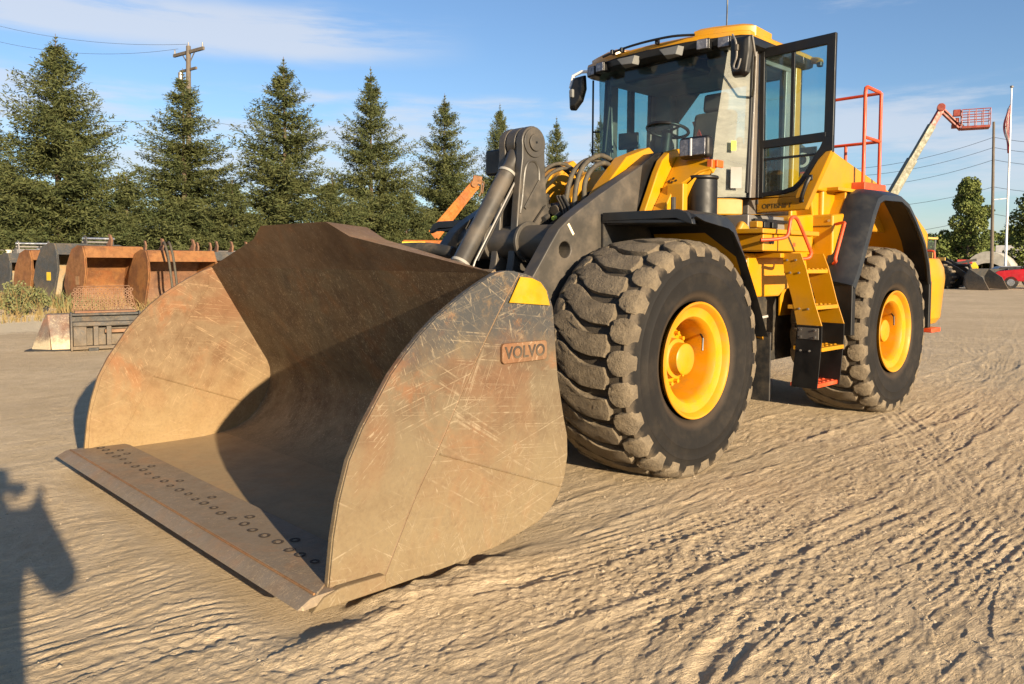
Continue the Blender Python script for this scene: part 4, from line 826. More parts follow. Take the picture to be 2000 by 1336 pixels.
# ladder
DKG2 = simple('dull_bracket_steel', (.12,.11,.10), .5, metal=.3)
LD = empty('ladder', (0,0,0)); LD.parent = LOADER
st = [(1.40,1.64),(1.46,1.62),(1.50,1.55),(1.585,1.22),(1.655,1.02),(1.655,.90),(1.60,.50),(1.42,.53),(1.43,.9),(1.43,1.03),(1.36,1.24),(1.28,1.62)]
for x in (-1.61, -2.045):
    up_ = [(y, z) for y, z in [(1.28,1.64),(1.45,1.64),(1.50,1.52),(1.585,1.22),(1.655,1.02),(1.43,1.02),(1.38,1.24),(1.30,1.5)]]
    lo_ = [(1.43,1.018),(1.655,1.018),(1.655,.88),(1.625,.475),(1.39,.475),(1.42,.8)]
    MB().prism(up_, 'x', x, x-.012).build('stringer', YEL, LD, bevel=.003)
    MB().prism(lo_, 'x', x-.001, x-.011).build('stringer', BLK, LD, bevel=.002)
    if x < -2: continue
    MB().box(x, x+.006, 1.44,1.63,.90,1.0).build('joint_plate', DKG2, LD, bevel=.004)
    for y, z in ((1.47,.92),(1.60,.92),(1.47,.98),(1.60,.98)): MB().cyl((x+.004,y,z),(x+.018,y,z),.009,6).build('bolt', CHROME, LD)
    for z, yy in ((1.58,1.33),(1.47,1.36),(1.16,1.45),(.80,1.47)): 
        for k in (0, .08): MB().cyl((x,yy+k,z),(x+.010,yy+k,z),.009,8).build('rivet', GREY, LD)
for z, y0, y1, m in ((1.50,1.30,1.50,YEL),(1.19,1.34,1.60,YEL),(.835,1.40,1.66,YEL),(.515,1.38,1.61,ORG)):
    tr = MB().box(-2.043,-1.612,y0,y1,z-.035,z).build('tread_plate', m, LD, bevel=.004)
    stud = MB()
    for i in range(5):
        for j in range(3): stud.cyl((-1.66-.083*i, y0+.04+.08*j, z), (-1.66-.083*i, y0+.04+.08*j, z+.008), .016, 8, .011)
    stud.build('grip_studs', m, tr)
MB().box(-2.1,-1.55,.9,1.30,1.60,1.64).build('platform_step', YEL, LD, bevel=.006)
# grab handles
MB().tube(smoothpath([(-1.16,1.32,1.745),(-1.28,1.40,1.755),(-1.36,1.45,1.78),(-1.385,1.46,1.87),(-1.40,1.46,1.92),(-1.46,1.455,1.945),(-1.53,1.45,1.93),(-1.60,1.45,1.87),(-1.78,1.45,1.68),(-1.805,1.45,1.63),(-1.77,1.43,1.595),(-1.62,1.35,1.59)], 5), .015, 10).build('grab_handle', ORG, LD, smooth=50)
MB().tube(smoothpath([(-2.72,1.26,1.935),(-2.69,1.35,1.945),(-2.66,1.36,1.90),(-2.54,1.36,1.68),(-2.50,1.36,1.60),(-2.53,1.35,1.57),(-2.66,1.27,1.55)], 5), .015, 10).build('grab_handle', ORG, BD, smooth=50)
# ---- rear fenders
def fender_rear(sg):
    R = empty('rear_fender', (0,0,0)); R.parent = LOADER
    C = [(-2.585,1.34),(-2.70,1.49),(-2.80,1.66),(-2.90,1.83),(-3.03,2.06),(-3.13,2.19),(-3.26,2.235),(-3.72,2.245),(-3.95,2.18),(-4.17,2.03),(-4.33,1.90),(-4.46,1.78),(-4.60,1.56),(-4.67,1.34)]
    rings = []
    for i, (x, z) in enumerate(C):
        a = C[max(0, i-1)]; b = C[min(len(C)-1, i+1)]; dx, dz = b[0]-a[0], b[1]-a[1]; l = math.hypot(dx, dz); nx, nz = dz/l, -dx/l
        if (x+3.7)*nx+(z-.85)*nz < 0: nx, nz = -nx, -nz
        k = .075
        rings.append([(x+nx*k, 1.20*sg, z+nz*k), (x+nx*k, 1.30*sg, z+nz*k), (x+nx*(k-.012), 1.36*sg, z+nz*(k-.012)), (x+nx*.03, 1.45*sg, z+nz*.03), (x+nx*.005, 1.495*sg, z+nz*.005), (x-nx*.05, 1.505*sg, z-nz*.05), (x-nx*.055, 1.48*sg, z-nz*.055), (x-nx*.0, 1.44*sg, z-nz*0), (x+nx*.045, 1.20*sg, z+nz*.045)])
    MB().loft(rings).build('fender_flare', FEND, R, smooth=32)
    # painted inner arch between the flare and the body
    inn = [(x+.0, z+.01) for x, z in C]
    rr = []
    for i, (x, z) in enumerate(C):
        a = C[max(0, i-1)]; b = C[min(len(C)-1, i+1)]; dx, dz = b[0]-a[0], b[1]-a[1]; l = math.hypot(dx, dz); nx, nz = dz/l, -dx/l
        if (x+3.7)*nx+(z-.85)*nz < 0: nx, nz = -nx, -nz
        rr.append([(x+nx*.07, .62*sg, z+nz*.07), (x+nx*.07, 1.24*sg, z+nz*.07), (x+nx*.04, 1.24*sg, z+nz*.04), (x+nx*.04, .62*sg, z+nz*.04)])
    MB().loft(rr).build('wheel_arch', YEL, R, smooth=32)
    MB().prism([(-2.9,1.0),(-2.9,1.75),(-3.2,2.2),(-4.0,2.2),(-4.5,1.8),(-4.7,1.3),(-4.7,1.0)], 'y', .585*sg, .60*sg).build('arch_inner_wall', YEL, R)
    a, b = sorted((1.20*sg, 1.495*sg))
    MB().box(-2.66,-2.58,a,b,.865,1.36).build('mud_flap', BLK, R, bevel=.01)
    a, b = sorted((1.0*sg, 1.49*sg))
    MB().box(-4.71,-4.64,a,b,.83,1.36).build('mud_flap', BLK, R, bevel=.01)
    a, b = sorted((1.20*sg, 1.52*sg))
    MB().box(-4.95,-4.66,a,b,.775,.825).build('access_step', ORG, R, bevel=.01)
    return R
fender_rear(1); fender_rear(-1)
# ---- engine hood and counterweight
HD = empty('engine_hood', (0,0,0)); HD.parent = LOADER
hp = [(-2.80,1.9),(-2.80,2.66),(-2.93,2.70),(-3.02,2.695),(-3.41,2.60),(-4.46,2.375),(-5.2,2.20),(-5.75,1.95),(-5.75,1.3),(-5.1,1.3),(-4.9,1.9)]
MB().prism(hp, 'y', -1.09, 1.09).build('hood_shell', YEL, HD, bevel=.035)
MB().prism([(-2.62,2.27),(-2.95,2.69),(-4.5,2.36),(-4.5,2.25)], 'y', .80, 1.10).build('hood_front_panel', YEL, HD, bevel=.015)
MB().prism([(-2.70,2.0),(-2.62,2.262),(-4.0,2.262),(-4.0,2.0)], 'y', .84, 1.04).build('hood_corner', YEL, HD, bevel=.02)
MB().prism([(-2.80,2.69),(-3.0,2.705),(-3.35,2.63),(-3.55,2.55),(-3.5,2.72),(-3.05,2.83),(-2.8,2.83)], 'y', -.7, .7).build('intake_box', CHAR, HD, bevel=.02)
MB().box(-2.79,-2.772,-.05,1.02,2.40,2.72).build('name_band', BLK, HD, bevel=.004)
text_part('VOLVO', 'lettering', WHITE, HD, .20, (-2.768,.62,2.585), (0,1,0), (0,0,1), .002, .004)
MB().box(-2.771,-2.768,.2,.95,2.44,2.475).build('stripe', ORG, HD)
CW = empty('counterweight', (0,0,0)); CW.parent = LOADER
cwp = [(-4.96,.60),(-5.0,1.18),(-5.12,1.32),(-5.30,1.375),(-5.55,1.36),(-5.9,1.20),(-5.98,.6),(-5.98,-.6),(-5.9,-1.20),(-5.55,-1.36),(-5.30,-1.375),(-5.12,-1.32),(-5.0,-1.18),(-4.96,-.60)]
def cws(z, k): return [(-5.4+(x+5.4)*k, y*k, z) for x, y in cwp]
MB().loft([cws(.82, .93), cws(.90, .97), cws(1.36, 1.0), cws(1.50, .99), cws(1.62, .95)]).build('weight_casting', YEL, CW, bevel=.02, smooth=25)
MB().box(-5.6,-4.95,-.9,.9,1.3,1.95).build('rear_body', YEL, CW, bevel=.04)
# ---- railing on the fender top
RL = empty('safety_railing', (0,0,0)); RL.parent = LOADER
def rail(pts, r=.019, n=3): MB().tube(smoothpath(pts, n), r, 10).build('rail_tube', ORG, RL, smooth=50)
B0 = (-3.47,1.2); C0 = (-3.93,1.18); D0 = (-3.95,.58)
MB().tube([(-3.47,1.2,2.32),(-3.47,1.2,3.33),(-3.485,1.2,3.375),(-3.52,1.2,3.39),(-3.89,1.18,3.39)], .019, 10).build('rail_tube', ORG, RL, smooth=50)
MB().tube([(-3.93,1.18,2.32),(-3.93,1.18,3.39)], .019, 10).build('rail_tube', ORG, RL, smooth=50)
MB().tube([(-3.94,1.16,3.39),(-3.95,.66,3.39),(-3.95,.60,3.37),(-3.95,.58,3.32),(-3.95,.58,2.95),(-3.95,.60,2.89),(-3.95,.66,2.87),(-3.94,1.16,2.87)], .017, 10).build('rail_tube', ORG, RL, smooth=50)
MB().tube([(-3.48,1.2,2.87),(-3.92,1.18,2.87)], .017, 10).build('rail_tube', ORG, RL, smooth=50)
MB().tube([(-3.95,.80,2.87),(-3.70,.98,2.87-.02),(-3.70,.98,2.30)][0:1]+[(-3.95,.80,2.30)], .017, 10).build('rail_tube', ORG, RL, smooth=50)
MB().box(-3.98,-3.42,1.10,1.24,2.315,2.40).build('kick_plate', ORG, RL, bevel=.01)
MB().box(-4.5,-2.85,1.07,1.22,2.275,2.31).build('walkway', YEL, RL, bevel=.006)
# ------------------------------------------------------------------ photographer (stands behind the camera; only the shadow shows)
def person():
    R = empty('person', (0,0,0), 0, 'standing photographer in plain clothes holding up a phone, casting the shadow at the left edge', 'person')
    me = bpy.data.meshes.new('body'); o = bpy.data.objects.new('body', me); COL.objects.link(o); o.parent = R
    B = Vector((CAM.x, CAM.y, 0))-Vector((FW.x, FW.y, 0))*.42+RT*.06; r = RT; f = Vector((FW.x, FW.y, 0)).normalized()
    def p(a, b, z): return B+r*a+f*b+Vector((0,0,z))
    V = [p(0,0,.98), p(0,.0,1.15), p(0,.01,1.35), p(0,.02,1.50), p(0,.05,1.60), p(0,.07,1.72), p(0,.05,1.79),
         p(.10,0,.92), p(.12,.02,.50), p(.12,-.02,.09), p(.13,.14,.04),
         p(-.10,0,.92), p(-.13,.0,.50), p(-.13,-.03,.09), p(-.15,.13,.04),
         p(.22,.02,1.44), p(.36,.12,1.16), p(.12,.33,1.42), p(.10,.37,1.50),
         p(-.22,.02,1.44), p(-.33,.12,1.19), p(-.12,.33,1.42), p(-.10,.37,1.50)]
    E = [(0,1),(1,2),(2,3),(3,4),(4,5),(5,6),(0,7),(7,8),(8,9),(9,10),(0,11),(11,12),(12,13),(13,14),(2,15),(15,16),(16,17),(17,18),(2,19),(19,20),(20,21),(21,22)]
    rad = [.21,.22,.25,.10,.08,.12,.09,.13,.09,.06,.05,.13,.09,.06,.05,.12,.085,.055,.04,.12,.085,.055,.04]
    me.from_pydata([tuple(v) for v in V], E, []); sm = o.modifiers.new('skin', 'SKIN'); ss = o.modifiers.new('sub', 'SUBSURF'); ss.levels = 2; ss.render_levels = 2
    for i, q in enumerate(me.skin_vertices[0].data): q.radius = (rad[i], rad[i]*(.75 if i in (0,1,2) else 1)); q.use_root = (i == 0)
    me.materials.append(simple('blue_clothes', (.05,.07,.12), .8))
    for sg in (1, -1):
        h = MB(); base = p(.10*sg+.03,.385,1.535)
        for k in range(4): h.tube([base+Vector((0,0,-.035+.02*k)), base+Vector((0,0,-.035+.02*k))+f*.012-r*.012*sg, base+Vector((0,0,-.035+.02*k))+f*.010-r*(.03+.004*k)*sg], [.011,.010,.008], 6)
        h.tube([base+Vector((0,0,-.05)), base+Vector((0,0,-.04))-r*.03*sg, base+Vector((0,0,-.01))-r*.05*sg-f*.01], [.013,.011,.009], 6)
        h.build('hand', simple('skin_tone', (.45,.28,.2), .6), R, smooth=60)
    ph = MB().obox(CAM-FW*.022, (.009,.158,.078), Matrix((FW, RT, UP)).transposed()); ph.build('phone', BLK, None, bevel=.003)
    tag(bpy.data.objects['phone'], 'black phone held sideways in the photographer\'s raised hands', 'phone')
person()

# ------------------------------------------------------------------ spruces
def spruce_mesh(name, H, R, seed, dens=1.0):
    g = np.random.default_rng(seed); C = []; D = []; S = []; ph = g.uniform(0, 6.28, 4)
    nb = int(520*dens)
    for b in range(nb):
        q = g.uniform(0, 1)**1.22; z = .15+q*(H-.35); k = 1-z/H; a = g.uniform(0, 2*PI)
        L = R*min(k**.66, k*1.45+.004)*g.uniform(.50, 1.0)+.03
        L *= 1+.17*math.sin(a*2+ph[0]+z*.9)+.12*math.sin(a*3+z*1.7+ph[1])+.07*math.sin(z*3.1+ph[2])
        if g.uniform() < .05: L *= 1.22
        up = g.uniform(.18, .55)+.45*q; n = int(4+L*7.5)
        for s in np.linspace(.10, 1, n):
            rr = L*s; zz = z-.34*(1-q)*L*s+up*L*s*s*.62; base = np.array([rr*math.cos(a), rr*math.sin(a), zz]); tl = (.50*L*(1-s*.70)+.14)*.5
            for sd in (-1, 1, 0, 0):
                if sd == 0: tdir = np.array([math.cos(a)*.5+g.normal(0,.3), math.sin(a)*.5+g.normal(0,.3), g.uniform(-.7,.2) if s < .85 else .7])
                else: tdir = np.array([math.cos(a+sd*g.uniform(.5, 1.3)), math.sin(a+sd*g.uniform(.5, 1.3)), g.uniform(-.5, .35)])
                m = max(2, int(tl*11))
                t = np.linspace(.2, 1, m)[:, None]
                C.append(base+tdir*tl*t+g.normal(0, .035, (m, 3))); D.append(tdir+g.normal(0, .5, (m, 3))); S.append(g.uniform(.065, .125, m)*(1-.2*q))
    # thin top: a bare leader with whorls of short upswept shoots
    for w_ in range(15):
        z = H+.18-w_*.17
        for _ in range(5):
            a = g.uniform(0, 6.28); l = .05+.055*w_*g.uniform(.6, 1.25); m = 5; t = np.linspace(.1, 1, m)[:, None]; dd = np.array([math.cos(a)*.8, math.sin(a)*.8, .75])
            C.append(np.array([0, 0, z])+dd*l*t+g.normal(0, .012, (m, 3))); D.append(dd+g.normal(0, .35, (m, 3))); S.append(g.uniform(.035, .075, m))
    C = np.vstack(C); D = np.vstack(D); D /= np.linalg.norm(D, axis=1)[:, None]; S = np.concatenate(S)[:, None]
    U = np.cross(D, g.normal(0, 1, D.shape)); U /= np.linalg.norm(U, axis=1)[:, None]
    V = np.stack([C-D*S, C+U*S*.24, C+D*S, C-U*S*.24], 1).reshape(-1, 3); F = np.arange(len(V)).reshape(-1, 4); print('spruce quads', len(F))
    return V, F
SPV = []
def make_spruce(H, R, seed, dens=1.0):
    root = empty('spruce_tree', (0,0,0)); V, F = spruce_mesh('crown', H, R, seed, dens)
    np_mesh('crown', V, F, SPR, root)
    MB().tube([(0,0,-.2),(0,0,H*.3),(.03,0,H*.7),(0,0,H+.38)], [.17,.13,.05,.008], 9).build('trunk', BARK, root, smooth=50)
    return root
base = [make_spruce(11, 3.9, 3, 1.15), make_spruce(11, 3.5, 5, 1.0), make_spruce(11, 3.1, 9, .95)]
TREES = [ # u, depth, height scale, variant, width scale, rot, label
 (118,34.8,1.0,0,1.26,.3,'broad full spruce at the left, behind the orange and black buckets'),
 (362,37.5,.93,1,1.30,1.2,'spruce directly in front of the wooden utility pole'),
 (557,37.8,.985,2,1.36,2.0,'spruce with a thin bare leader shoot, between the utility pole and the dark narrow spruce'),
 (725,40.3,1.0,2,1.14,4.2,'slender dark spruce above the big bucket, its branches layered in open steps'),
 (868,46.6,1.0,1,1.15,5.1,'spruce above the orange lattice boom'),
 (975,49.2,1.0,0,.78,.9,'spruce with a thin brownish top, left of the tilt lever'),
 (1085,53.7,1.0,2,.85,3.1,'small pointed spruce just right of the tilt lever, above the looped hoses'),
 (1170,52.5,1.0,1,.72,2.6,'small spruce against the left cab post and hanging mirror'),
 (-50,41.0,1.02,1,1.25,.0,'spruce cut off by the left edge of the picture'),
 (1246,60,.93,2,.8,1.6,'spruce seen through the windscreen of the cab'),
 (1135,66,.80,0,.7,1.1,'low spruce top between the two small pointed spruces')]
used = set()
for u, D, hs, v, ws_, rot, lab in TREES:
    o = base[v] if v not in used else copy_tree(base[v]); used.add(v)
    o.location = spot(u, D, -.1); o.rotation_euler = (0, 0, rot); o.scale = (ws_, ws_, hs); tag(o, lab, 'spruce tree', 'row of spruces along the yard edge')
# second row of lower spruces closing the gaps
low = make_spruce(6.8, 3.4, 21, .7); first = True
LOWS = [(20,36,1.0,'lower spruce filling the gap left of the broad full spruce'),(250,34.6,.86,'low spruce between the broad spruce and the utility pole spruce'),(455,35.5,.88,'low spruce between the utility pole spruce and the one with a bare leader'),(650,37,.90,'low spruce in the gap left of the slender dark spruce'),(795,41,.90,'low spruce behind the edge of the rusty bucket lip'),(920,45,.88,'low spruce behind the orange boom tip'),(1030,56,.9,'low spruce hidden mostly by the tilt lever')]
for i, (u, D, sc, lab) in enumerate(LOWS):
    o = low if first else copy_tree(low); first = False
    o.location = spot(u, D, -.1); o.rotation_euler = (0, 0, i*1.3); o.scale = (sc*1.1, sc*1.1, sc*.86); tag(o, lab, 'spruce tree', 'lower spruces between the tall ones')
# shrubs at the foot of the row
def leaf_cloud(n, blobs, size, seed, flat=.0):
    g = np.random.default_rng(seed); bl = np.array([b[:3] for b in blobs]); br = np.array([b[3] for b in blobs]); w_ = br**2; idx = g.choice(len(bl), n, p=w_/w_.sum())
    d = g.normal(0, 1, (n, 3)); d /= np.linalg.norm(d, axis=1)[:, None]; rad = g.uniform(.55, 1.05, n)**.6
    C = bl[idx]+d*(br[idx]*rad)[:, None]*np.array([1, 1, .85]); D = g.normal(0, 1, (n, 3)); D /= np.linalg.norm(D, axis=1)[:, None]; U = np.cross(D, g.normal(0, 1, (n, 3))); U /= np.linalg.norm(U, axis=1)[:, None]
    S = g.uniform(.6, 1.3, (n, 1))*size; V = np.stack([C-D*S, C+U*S*.6, C+D*S, C-U*S*.6], 1).reshape(-1, 3); return V, np.arange(len(V)).reshape(-1, 4)
def broadleaf(name, H, R, seed, loc, label, n=9000, size=.16, shape='oval', group=None):
    g = np.random.default_rng(seed); root = empty(name, loc, 0, label, 'tree', group); blobs = []; lim = MB(); lim.tube([(0,0,-.2),(.05,0,H*.3),(.0,.05,H*.62)], [.04*H**.8*.5+.05, .03*H**.8*.5+.03, .03], 8)
    for i in range(60):
        q = g.uniform(.12, 1); prof = math.sin(PI*min(1, q*.9+.12))**.7 if shape == 'oval' else (1-q*.55); a = g.uniform(0, 6.28); rr = R*prof*g.uniform(.05, .85)
        c = (rr*math.cos(a), rr*math.sin(a), H*q*.93); br = R*g.uniform(.16, .34); blobs.append((*c, br)); lim.tube([(0,0,max(.3, H*q*.93-rr*.9)), tuple(x*.6 for x in c[:2])+(c[2]-rr*.25,), c], [.05,.03,.01], 5)
    V, F = leaf_cloud(n, blobs, size, seed); np_mesh('crown', V, F, DEC, root); lim.build('trunk', BARK, root); return root
broadleaf('poplar_tree', 10.2, 2.9, 3, spot(1890, 78, -.2), 'tall oval green tree standing alone left of the bare pole', 22000, .13)
broadleaf('broadleaf_tree', 8.6, 4.0, 8, spot(2030, 76, -.2), 'spreading green tree cut off by the right edge, behind the flagpole', 9000, .17, 'wide')
broadleaf('broadleaf_tree', 4.6, 3.6, 12, spot(1835, 80, -.2), 'low dark green tree behind the small yellow loader', 5000, .17, 'wide')
broadleaf('broadleaf_tree', 4.2, 3.6, 14, spot(1790, 95, -.2), 'dark bushy tree low on the horizon behind the loader counterweight', 5000, .17, 'wide')
broadleaf('broadleaf_tree', 6.5, 4.6, 15, spot(1985, 105, -.2), 'distant tree behind the grey trailer', 5000, .2, 'wide')
def treeline():
    vs = []; fs = []; g = random.Random(4)
    blobs = []
    for u in range(1560, 2300, 22):
        for k in range(3): p = spot(u+g.uniform(-10, 10), 190+g.uniform(-15, 15), 0); blobs.append((p.x, p.y, g.uniform(1, 4.8), g.uniform(2.2, 4)))
    for u in range(-200, 1400, 40):
        p = spot(u, 150+g.uniform(-12, 12), 0); blobs.append((p.x, p.y, g.uniform(.5, 2), g.uniform(1.8, 3)))
    V, F = leaf_cloud(26000, blobs, .5, 5); o = np_mesh('distant_woods', V, F, DEC); tag(o, 'low belt of distant woods along the horizon', 'woods', kind='stuff')
treeline()
def wild():
    g = np.random.default_rng(31)
    def tufts(name, n, area, h, mat, label, wd=.012):
        x = g.uniform(area[0], area[1], n); y = g.uniform(area[2], area[3], n); cl = fbm(x*1.1, y*1.1, 3, 7); k = cl > np.quantile(cl, .45); x, y = x[k], y[k]; z = ground_h(x, y); m = len(x)
        H_ = g.uniform(.4, 1, m)*h; a = g.uniform(0, 6.28, m); le = g.normal(0, .25, (m, 2))*H_[:, None]; B = np.stack([x, y, z-.02], 1); dx = np.stack([np.cos(a)*wd, np.sin(a)*wd, 0*a], 1)
        mid = B+np.stack([le[:, 0]*.35, le[:, 1]*.35, H_*.6], 1); tip = B+np.stack([le[:, 0], le[:, 1], H_], 1)
        V = np.stack([B-dx, B+dx, mid+dx*.7, mid-dx*.7, tip+dx*.2, tip-dx*.2], 1).reshape(-1, 3); i = np.arange(m)[:, None]*6; F = np.vstack([i+np.array([[0,1,2,3]]), i+np.array([[3,2,4,5]])])
        o = np_mesh(name, V, F, mat); tag(o, label, 'grass', kind='stuff')
    tufts('dry_grass', 7000, (-9,1.6,-25.5,-18.4), .42, DRYG, 'dry yellow grass growing round the stored buckets')
    tufts('dry_grass', 1600, (-2.6,1.6,-20.5,-17.3), .28, DRYG, 'sparse straw-coloured grass on the sandy bank at the left edge')
    tufts('weeds', 900, (-2.2,1.8,-22,-19.2), .55, GRNG, 'pale green weeds in front of the dark bucket at the left edge', .02)
    for i, (u, D, hh, lab) in enumerate([(34,20.5,.95,'tall pale green weed at the left edge, in front of the buckets'),(8,21.5,.8,'shorter green weed at the far left edge'),(75,21.2,.7,'flowering weed before the narrow orange bucket')]):
        p = spot(u, D, 0); p.z = float(ground_h(np.array([p.x]), np.array([p.y]))[0]); r = empty('weed_plant', p, 0, lab, 'plant'); b = []
        for k in range(16): a = random.uniform(0, 6.28); q = random.uniform(.15, .42); b.append((q*math.cos(a), q*math.sin(a), hh*random.uniform(.25, 1), .13))
        V, F = leaf_cloud(420, b, .035, 50+i); np_mesh('foliage', V, F, GRNG, r); st_ = MB()
        for c in b: st_.tube([(0,0,-.05),(c[0]*.5,c[1]*.5,c[2]*.6),c[:3]], .006, 4)
        st_.build('stems', DRYG, r)
wild()

# ------------------------------------------------------------------ stored buckets and attachments at the left
def facing(u, D, turn=0):     # heading so that local +y faces the camera side, turned by a few degrees
    p = spot(u, D); a = math.atan2(CAM.y-p.y, CAM.x-p.x)-PI/2; return a+math.radians(turn)
def dig_bucket(W, H, mat, label, u, D, turn, inner=None, pins=None, ears=0, sticker=None, teeth=False, zoff=0, lipk=.16):
    p = spot(u, D, 0); p.z = float(ground_h(np.array([p.x]), np.array([p.y]))[0])+zoff
    R = empty('excavator_bucket', p, facing(u, D, turn), label, 'bucket', 'digging buckets stored in a row')
    T = H*.62
    sp = [(0,.0),(.10*T,H*.10),(.34*T,H*.55),(.30*T,H*.80),(.16*T,H*.98),(-.10*T,H),(-.45*T,H*.93),(-.75*T,H*.66),(-.9*T,H*.35),(-.72*T,H*.1),(-.35*T,0)]
    for s in (-1, 1):
        x = s*W/2; MB().prism(sp, 'x', x-.02, x+.02).build('side_plate', mat, R, bevel=.008)
        MB().prism([(.10*T,H*.10),(.34*T,H*.55),(.30*T,H*.80),(.24*T,H*.80),(.27*T,H*.55),(.04*T,H*.10)], 'x', x-.035, x+.035).build('side_edge', mat, R, bevel=.006)
    bp = [(.30*T,H*.80),(.16*T,H*.98),(-.10*T,H*.995),(-.45*T,H*.925),(-.75*T,H*.655),(-.89*T,H*.35),(-.71*T,H*.1),(-.35*T,.005),(.0,.01)]
    bi = [(x*.95+(-.02), z*.96+.02) for x, z in bp][::-1]
    bi[-1] = (bp[0][0]-.02, bp[0][1]); bi[0] = (bp[-1][0], .03)
    MB().prism(bp+bi, 'x', -W/2+.02, W/2-.02).build('shell', inner or mat, R, smooth=35)
    MB().prism([(.30*T,H*.80),(.32*T,H*.80),(.19*T,H*.985),(.16*T,H*.985)], 'x', -W/2+.02, W/2-.02).build('top_lip', mat, R, bevel=.004)
    MB().box(-W/2+.02,W/2-.02,-.06,.10,.01,.05).build('cutting_lip', mat, R, bevel=.008)
    if teeth:
        for i in range(5): x = -W/2+W*(i+.5)/5; MB().prism([(.08,.03),(.26,.015),(.08,.075)], 'x', x-.045, x+.045).build('tooth', GREY, R, bevel=.006)
    if pins:
        y = -.12*T; z0 = H*.97
        for s in (-1, 1): MB().prism([(y-.22,z0),(y+.18,z0),(y+.10,z0+.30),(y-.05,z0+.36),(y-.2,z0+.26)], 'x', s*pins*W-.02, s*pins*W+.02).build('ear', mat, R, bevel=.01)
        MB().cyl((-pins*W-.09,y,z0+.24),(pins*W+.09,y,z0+.24),.045,14).build('pin', CHROME, R, smooth=40)
        MB().cyl((-pins*W-.05,y-.16,z0+.12),(pins*W+.05,y-.16,z0+.12),.04,14).build('pin', GREY, R, smooth=40)
    for k in range(ears):
        x = (-.5+ (k+.5)/max(1, ears))*W*.9; y = -.10*T
        MB().prism([(y-.28,H*.9),(y+.18,H*.96),(y+.24,H+.16),(y+.14,H+.32),(y+.02,H+.34),(y+.10,H+.18),(y-.05,H+.05)], 'x', x-.03, x+.03).build('ear', RUSTB, R, bevel=.012)
    if sticker: MB().box(W/2+.0205,W/2+.024,-.22*T,-.02*T,H*.36,H*.50).build('sticker', sticker, R)
    return R
RUSTB = rusty('brown_rust_steel', (.20,.105,.06), (.13,.07,.045))
GREYB = rusty('weathered_grey_steel', (.14,.135,.125), (.12,.085,.06))
CHI = rusty('bare_inner_steel', (.30,.27,.20), (.34,.25,.13))
YS = simple('yellow_sticker', (.8,.52,.02), .5)
dig_bucket(.62,1.62,DKG,'dark grey digging bucket farthest left in the row, behind the green weed',32,26.5,24,CHI)
dig_bucket(1.0,1.62,RUSTO,'narrow orange rusted bucket between the two dark buckets',86,25.2,26,RUSTO)
dig_bucket(1.10,1.78,DKG,'charcoal bucket with a yellow sticker on its side and silver pins behind',136,24.4,30,CHI,sticker=YS)
dig_bucket(1.75,1.80,RUSTO,'large orange rusted bucket with a square plate on its side',216,23.6,26,RUSTO,ears=1,sticker=rusty('plate_rust', (.34,.2,.1), (.3,.15,.06)))
dig_bucket(2.15,1.80,RUSTO,'wide orange rusted bucket nearest the big bucket, with a strap over its lip',348,24.2,28,RUSTB,ears=2)
dig_bucket(1.25,1.75,DKG,'grey bucket with two bright pins, standing behind the large orange bucket',196,27.3,20,DKG,pins=.34,zoff=.12)
dig_bucket(1.05,1.6,DKG,'dark bucket with a short pin, behind the narrow orange bucket',104,28.0,20,DKG,pins=.36)
dig_bucket(1.2,1.9,GREY,'grey bucket with an orange pin between upright ears, rearmost at left',68,30.0,12,GREY,pins=.42,zoff=.05)
dig_bucket(1.7,1.55,DKG,'grey toothed bucket partly hidden by the corner of the big bucket',452,26.6,24,RUSTB,ears=3,zoff=.14)
dig_bucket(1.0,1.5,RUSTB,'brown rusted bucket between the grey toothed one and the wide orange one',398,28.5,20,RUSTB,ears=2,zoff=.1)
dig_bucket(.9,1.5,GREYB,'small grey bucket standing behind the narrow orange bucket and the sticker bucket',120,29.5,18,GREYB,pins=.36,zoff=.1)
dig_bucket(1.3,1.45,GREYB,'pale grey bucket with rusty ears behind the wide orange bucket',300,28.6,20,GREYB,ears=2,zoff=.25)
# strap over the wide orange bucket
a = spot(322, 23.0, 0); tv = (spot(340,23)-spot(322,23)).normalized(); fw = (Vector((CAM.x,CAM.y,0))-Vector((a.x,a.y,0))).normalized()
hs_ = MB()
for k in (0, .14): hs_.tube(smoothpath([a+tv*(k-.05)+Vector((0,0,2.02))-fw*.6, a+tv*(k)+Vector((0,0,2.04))-fw*.1, a+tv*(k+.10)+Vector((0,0,1.65))+fw*.05, a+tv*(k+.18)+Vector((0,0,1.0))+fw*.1, a+tv*(k+.22)+Vector((0,0,.55))+fw*.1], 5), .035, 8)
tag(hs_.build('hanging_hose', HOSE, None, smooth=50), 'pair of grey hoses hanging over the lip of the wide orange bucket', 'hose')
# grey pipes / rails behind
def longbar(name, u0, D0, u1, D1, z, r, mat, label, cat, box=None):
    p, q = spot(u0, D0, z), spot(u1, D1, z); m = MB(); (m.bar(p, q, box[0], box[1]) if box else m.cyl(p, q, r, 16)); return tag(m.build(name, mat, None, bevel=.01 if box else 0, smooth=40), label, cat)
PIPE = simple('grey_pipe_steel', (.34,.31,.27), .5, metal=.3, dust=.4)
longbar('steel_beam', -120, 31, 95, 33, 1.72, 0, PIPE, 'grey steel beam lying level behind the leftmost buckets', 'beam', (.3,.42))
longbar('steel_pipe', -120, 29.5, 60, 31, 1.50, .16, PIPE, 'fat grey pipe at the left edge below the beam', 'pipe')
longbar('steel_pipe', 352, 30.5, 520, 31.5, 1.78, .14, PIPE, 'pale grey pipe behind the buckets, running towards the big bucket', 'pipe')
longbar('steel_pipe', 470, 33.5, 540, 34, 1.55, .12, PIPE, 'pale grey pipe end just above the big bucket corner', 'pipe')
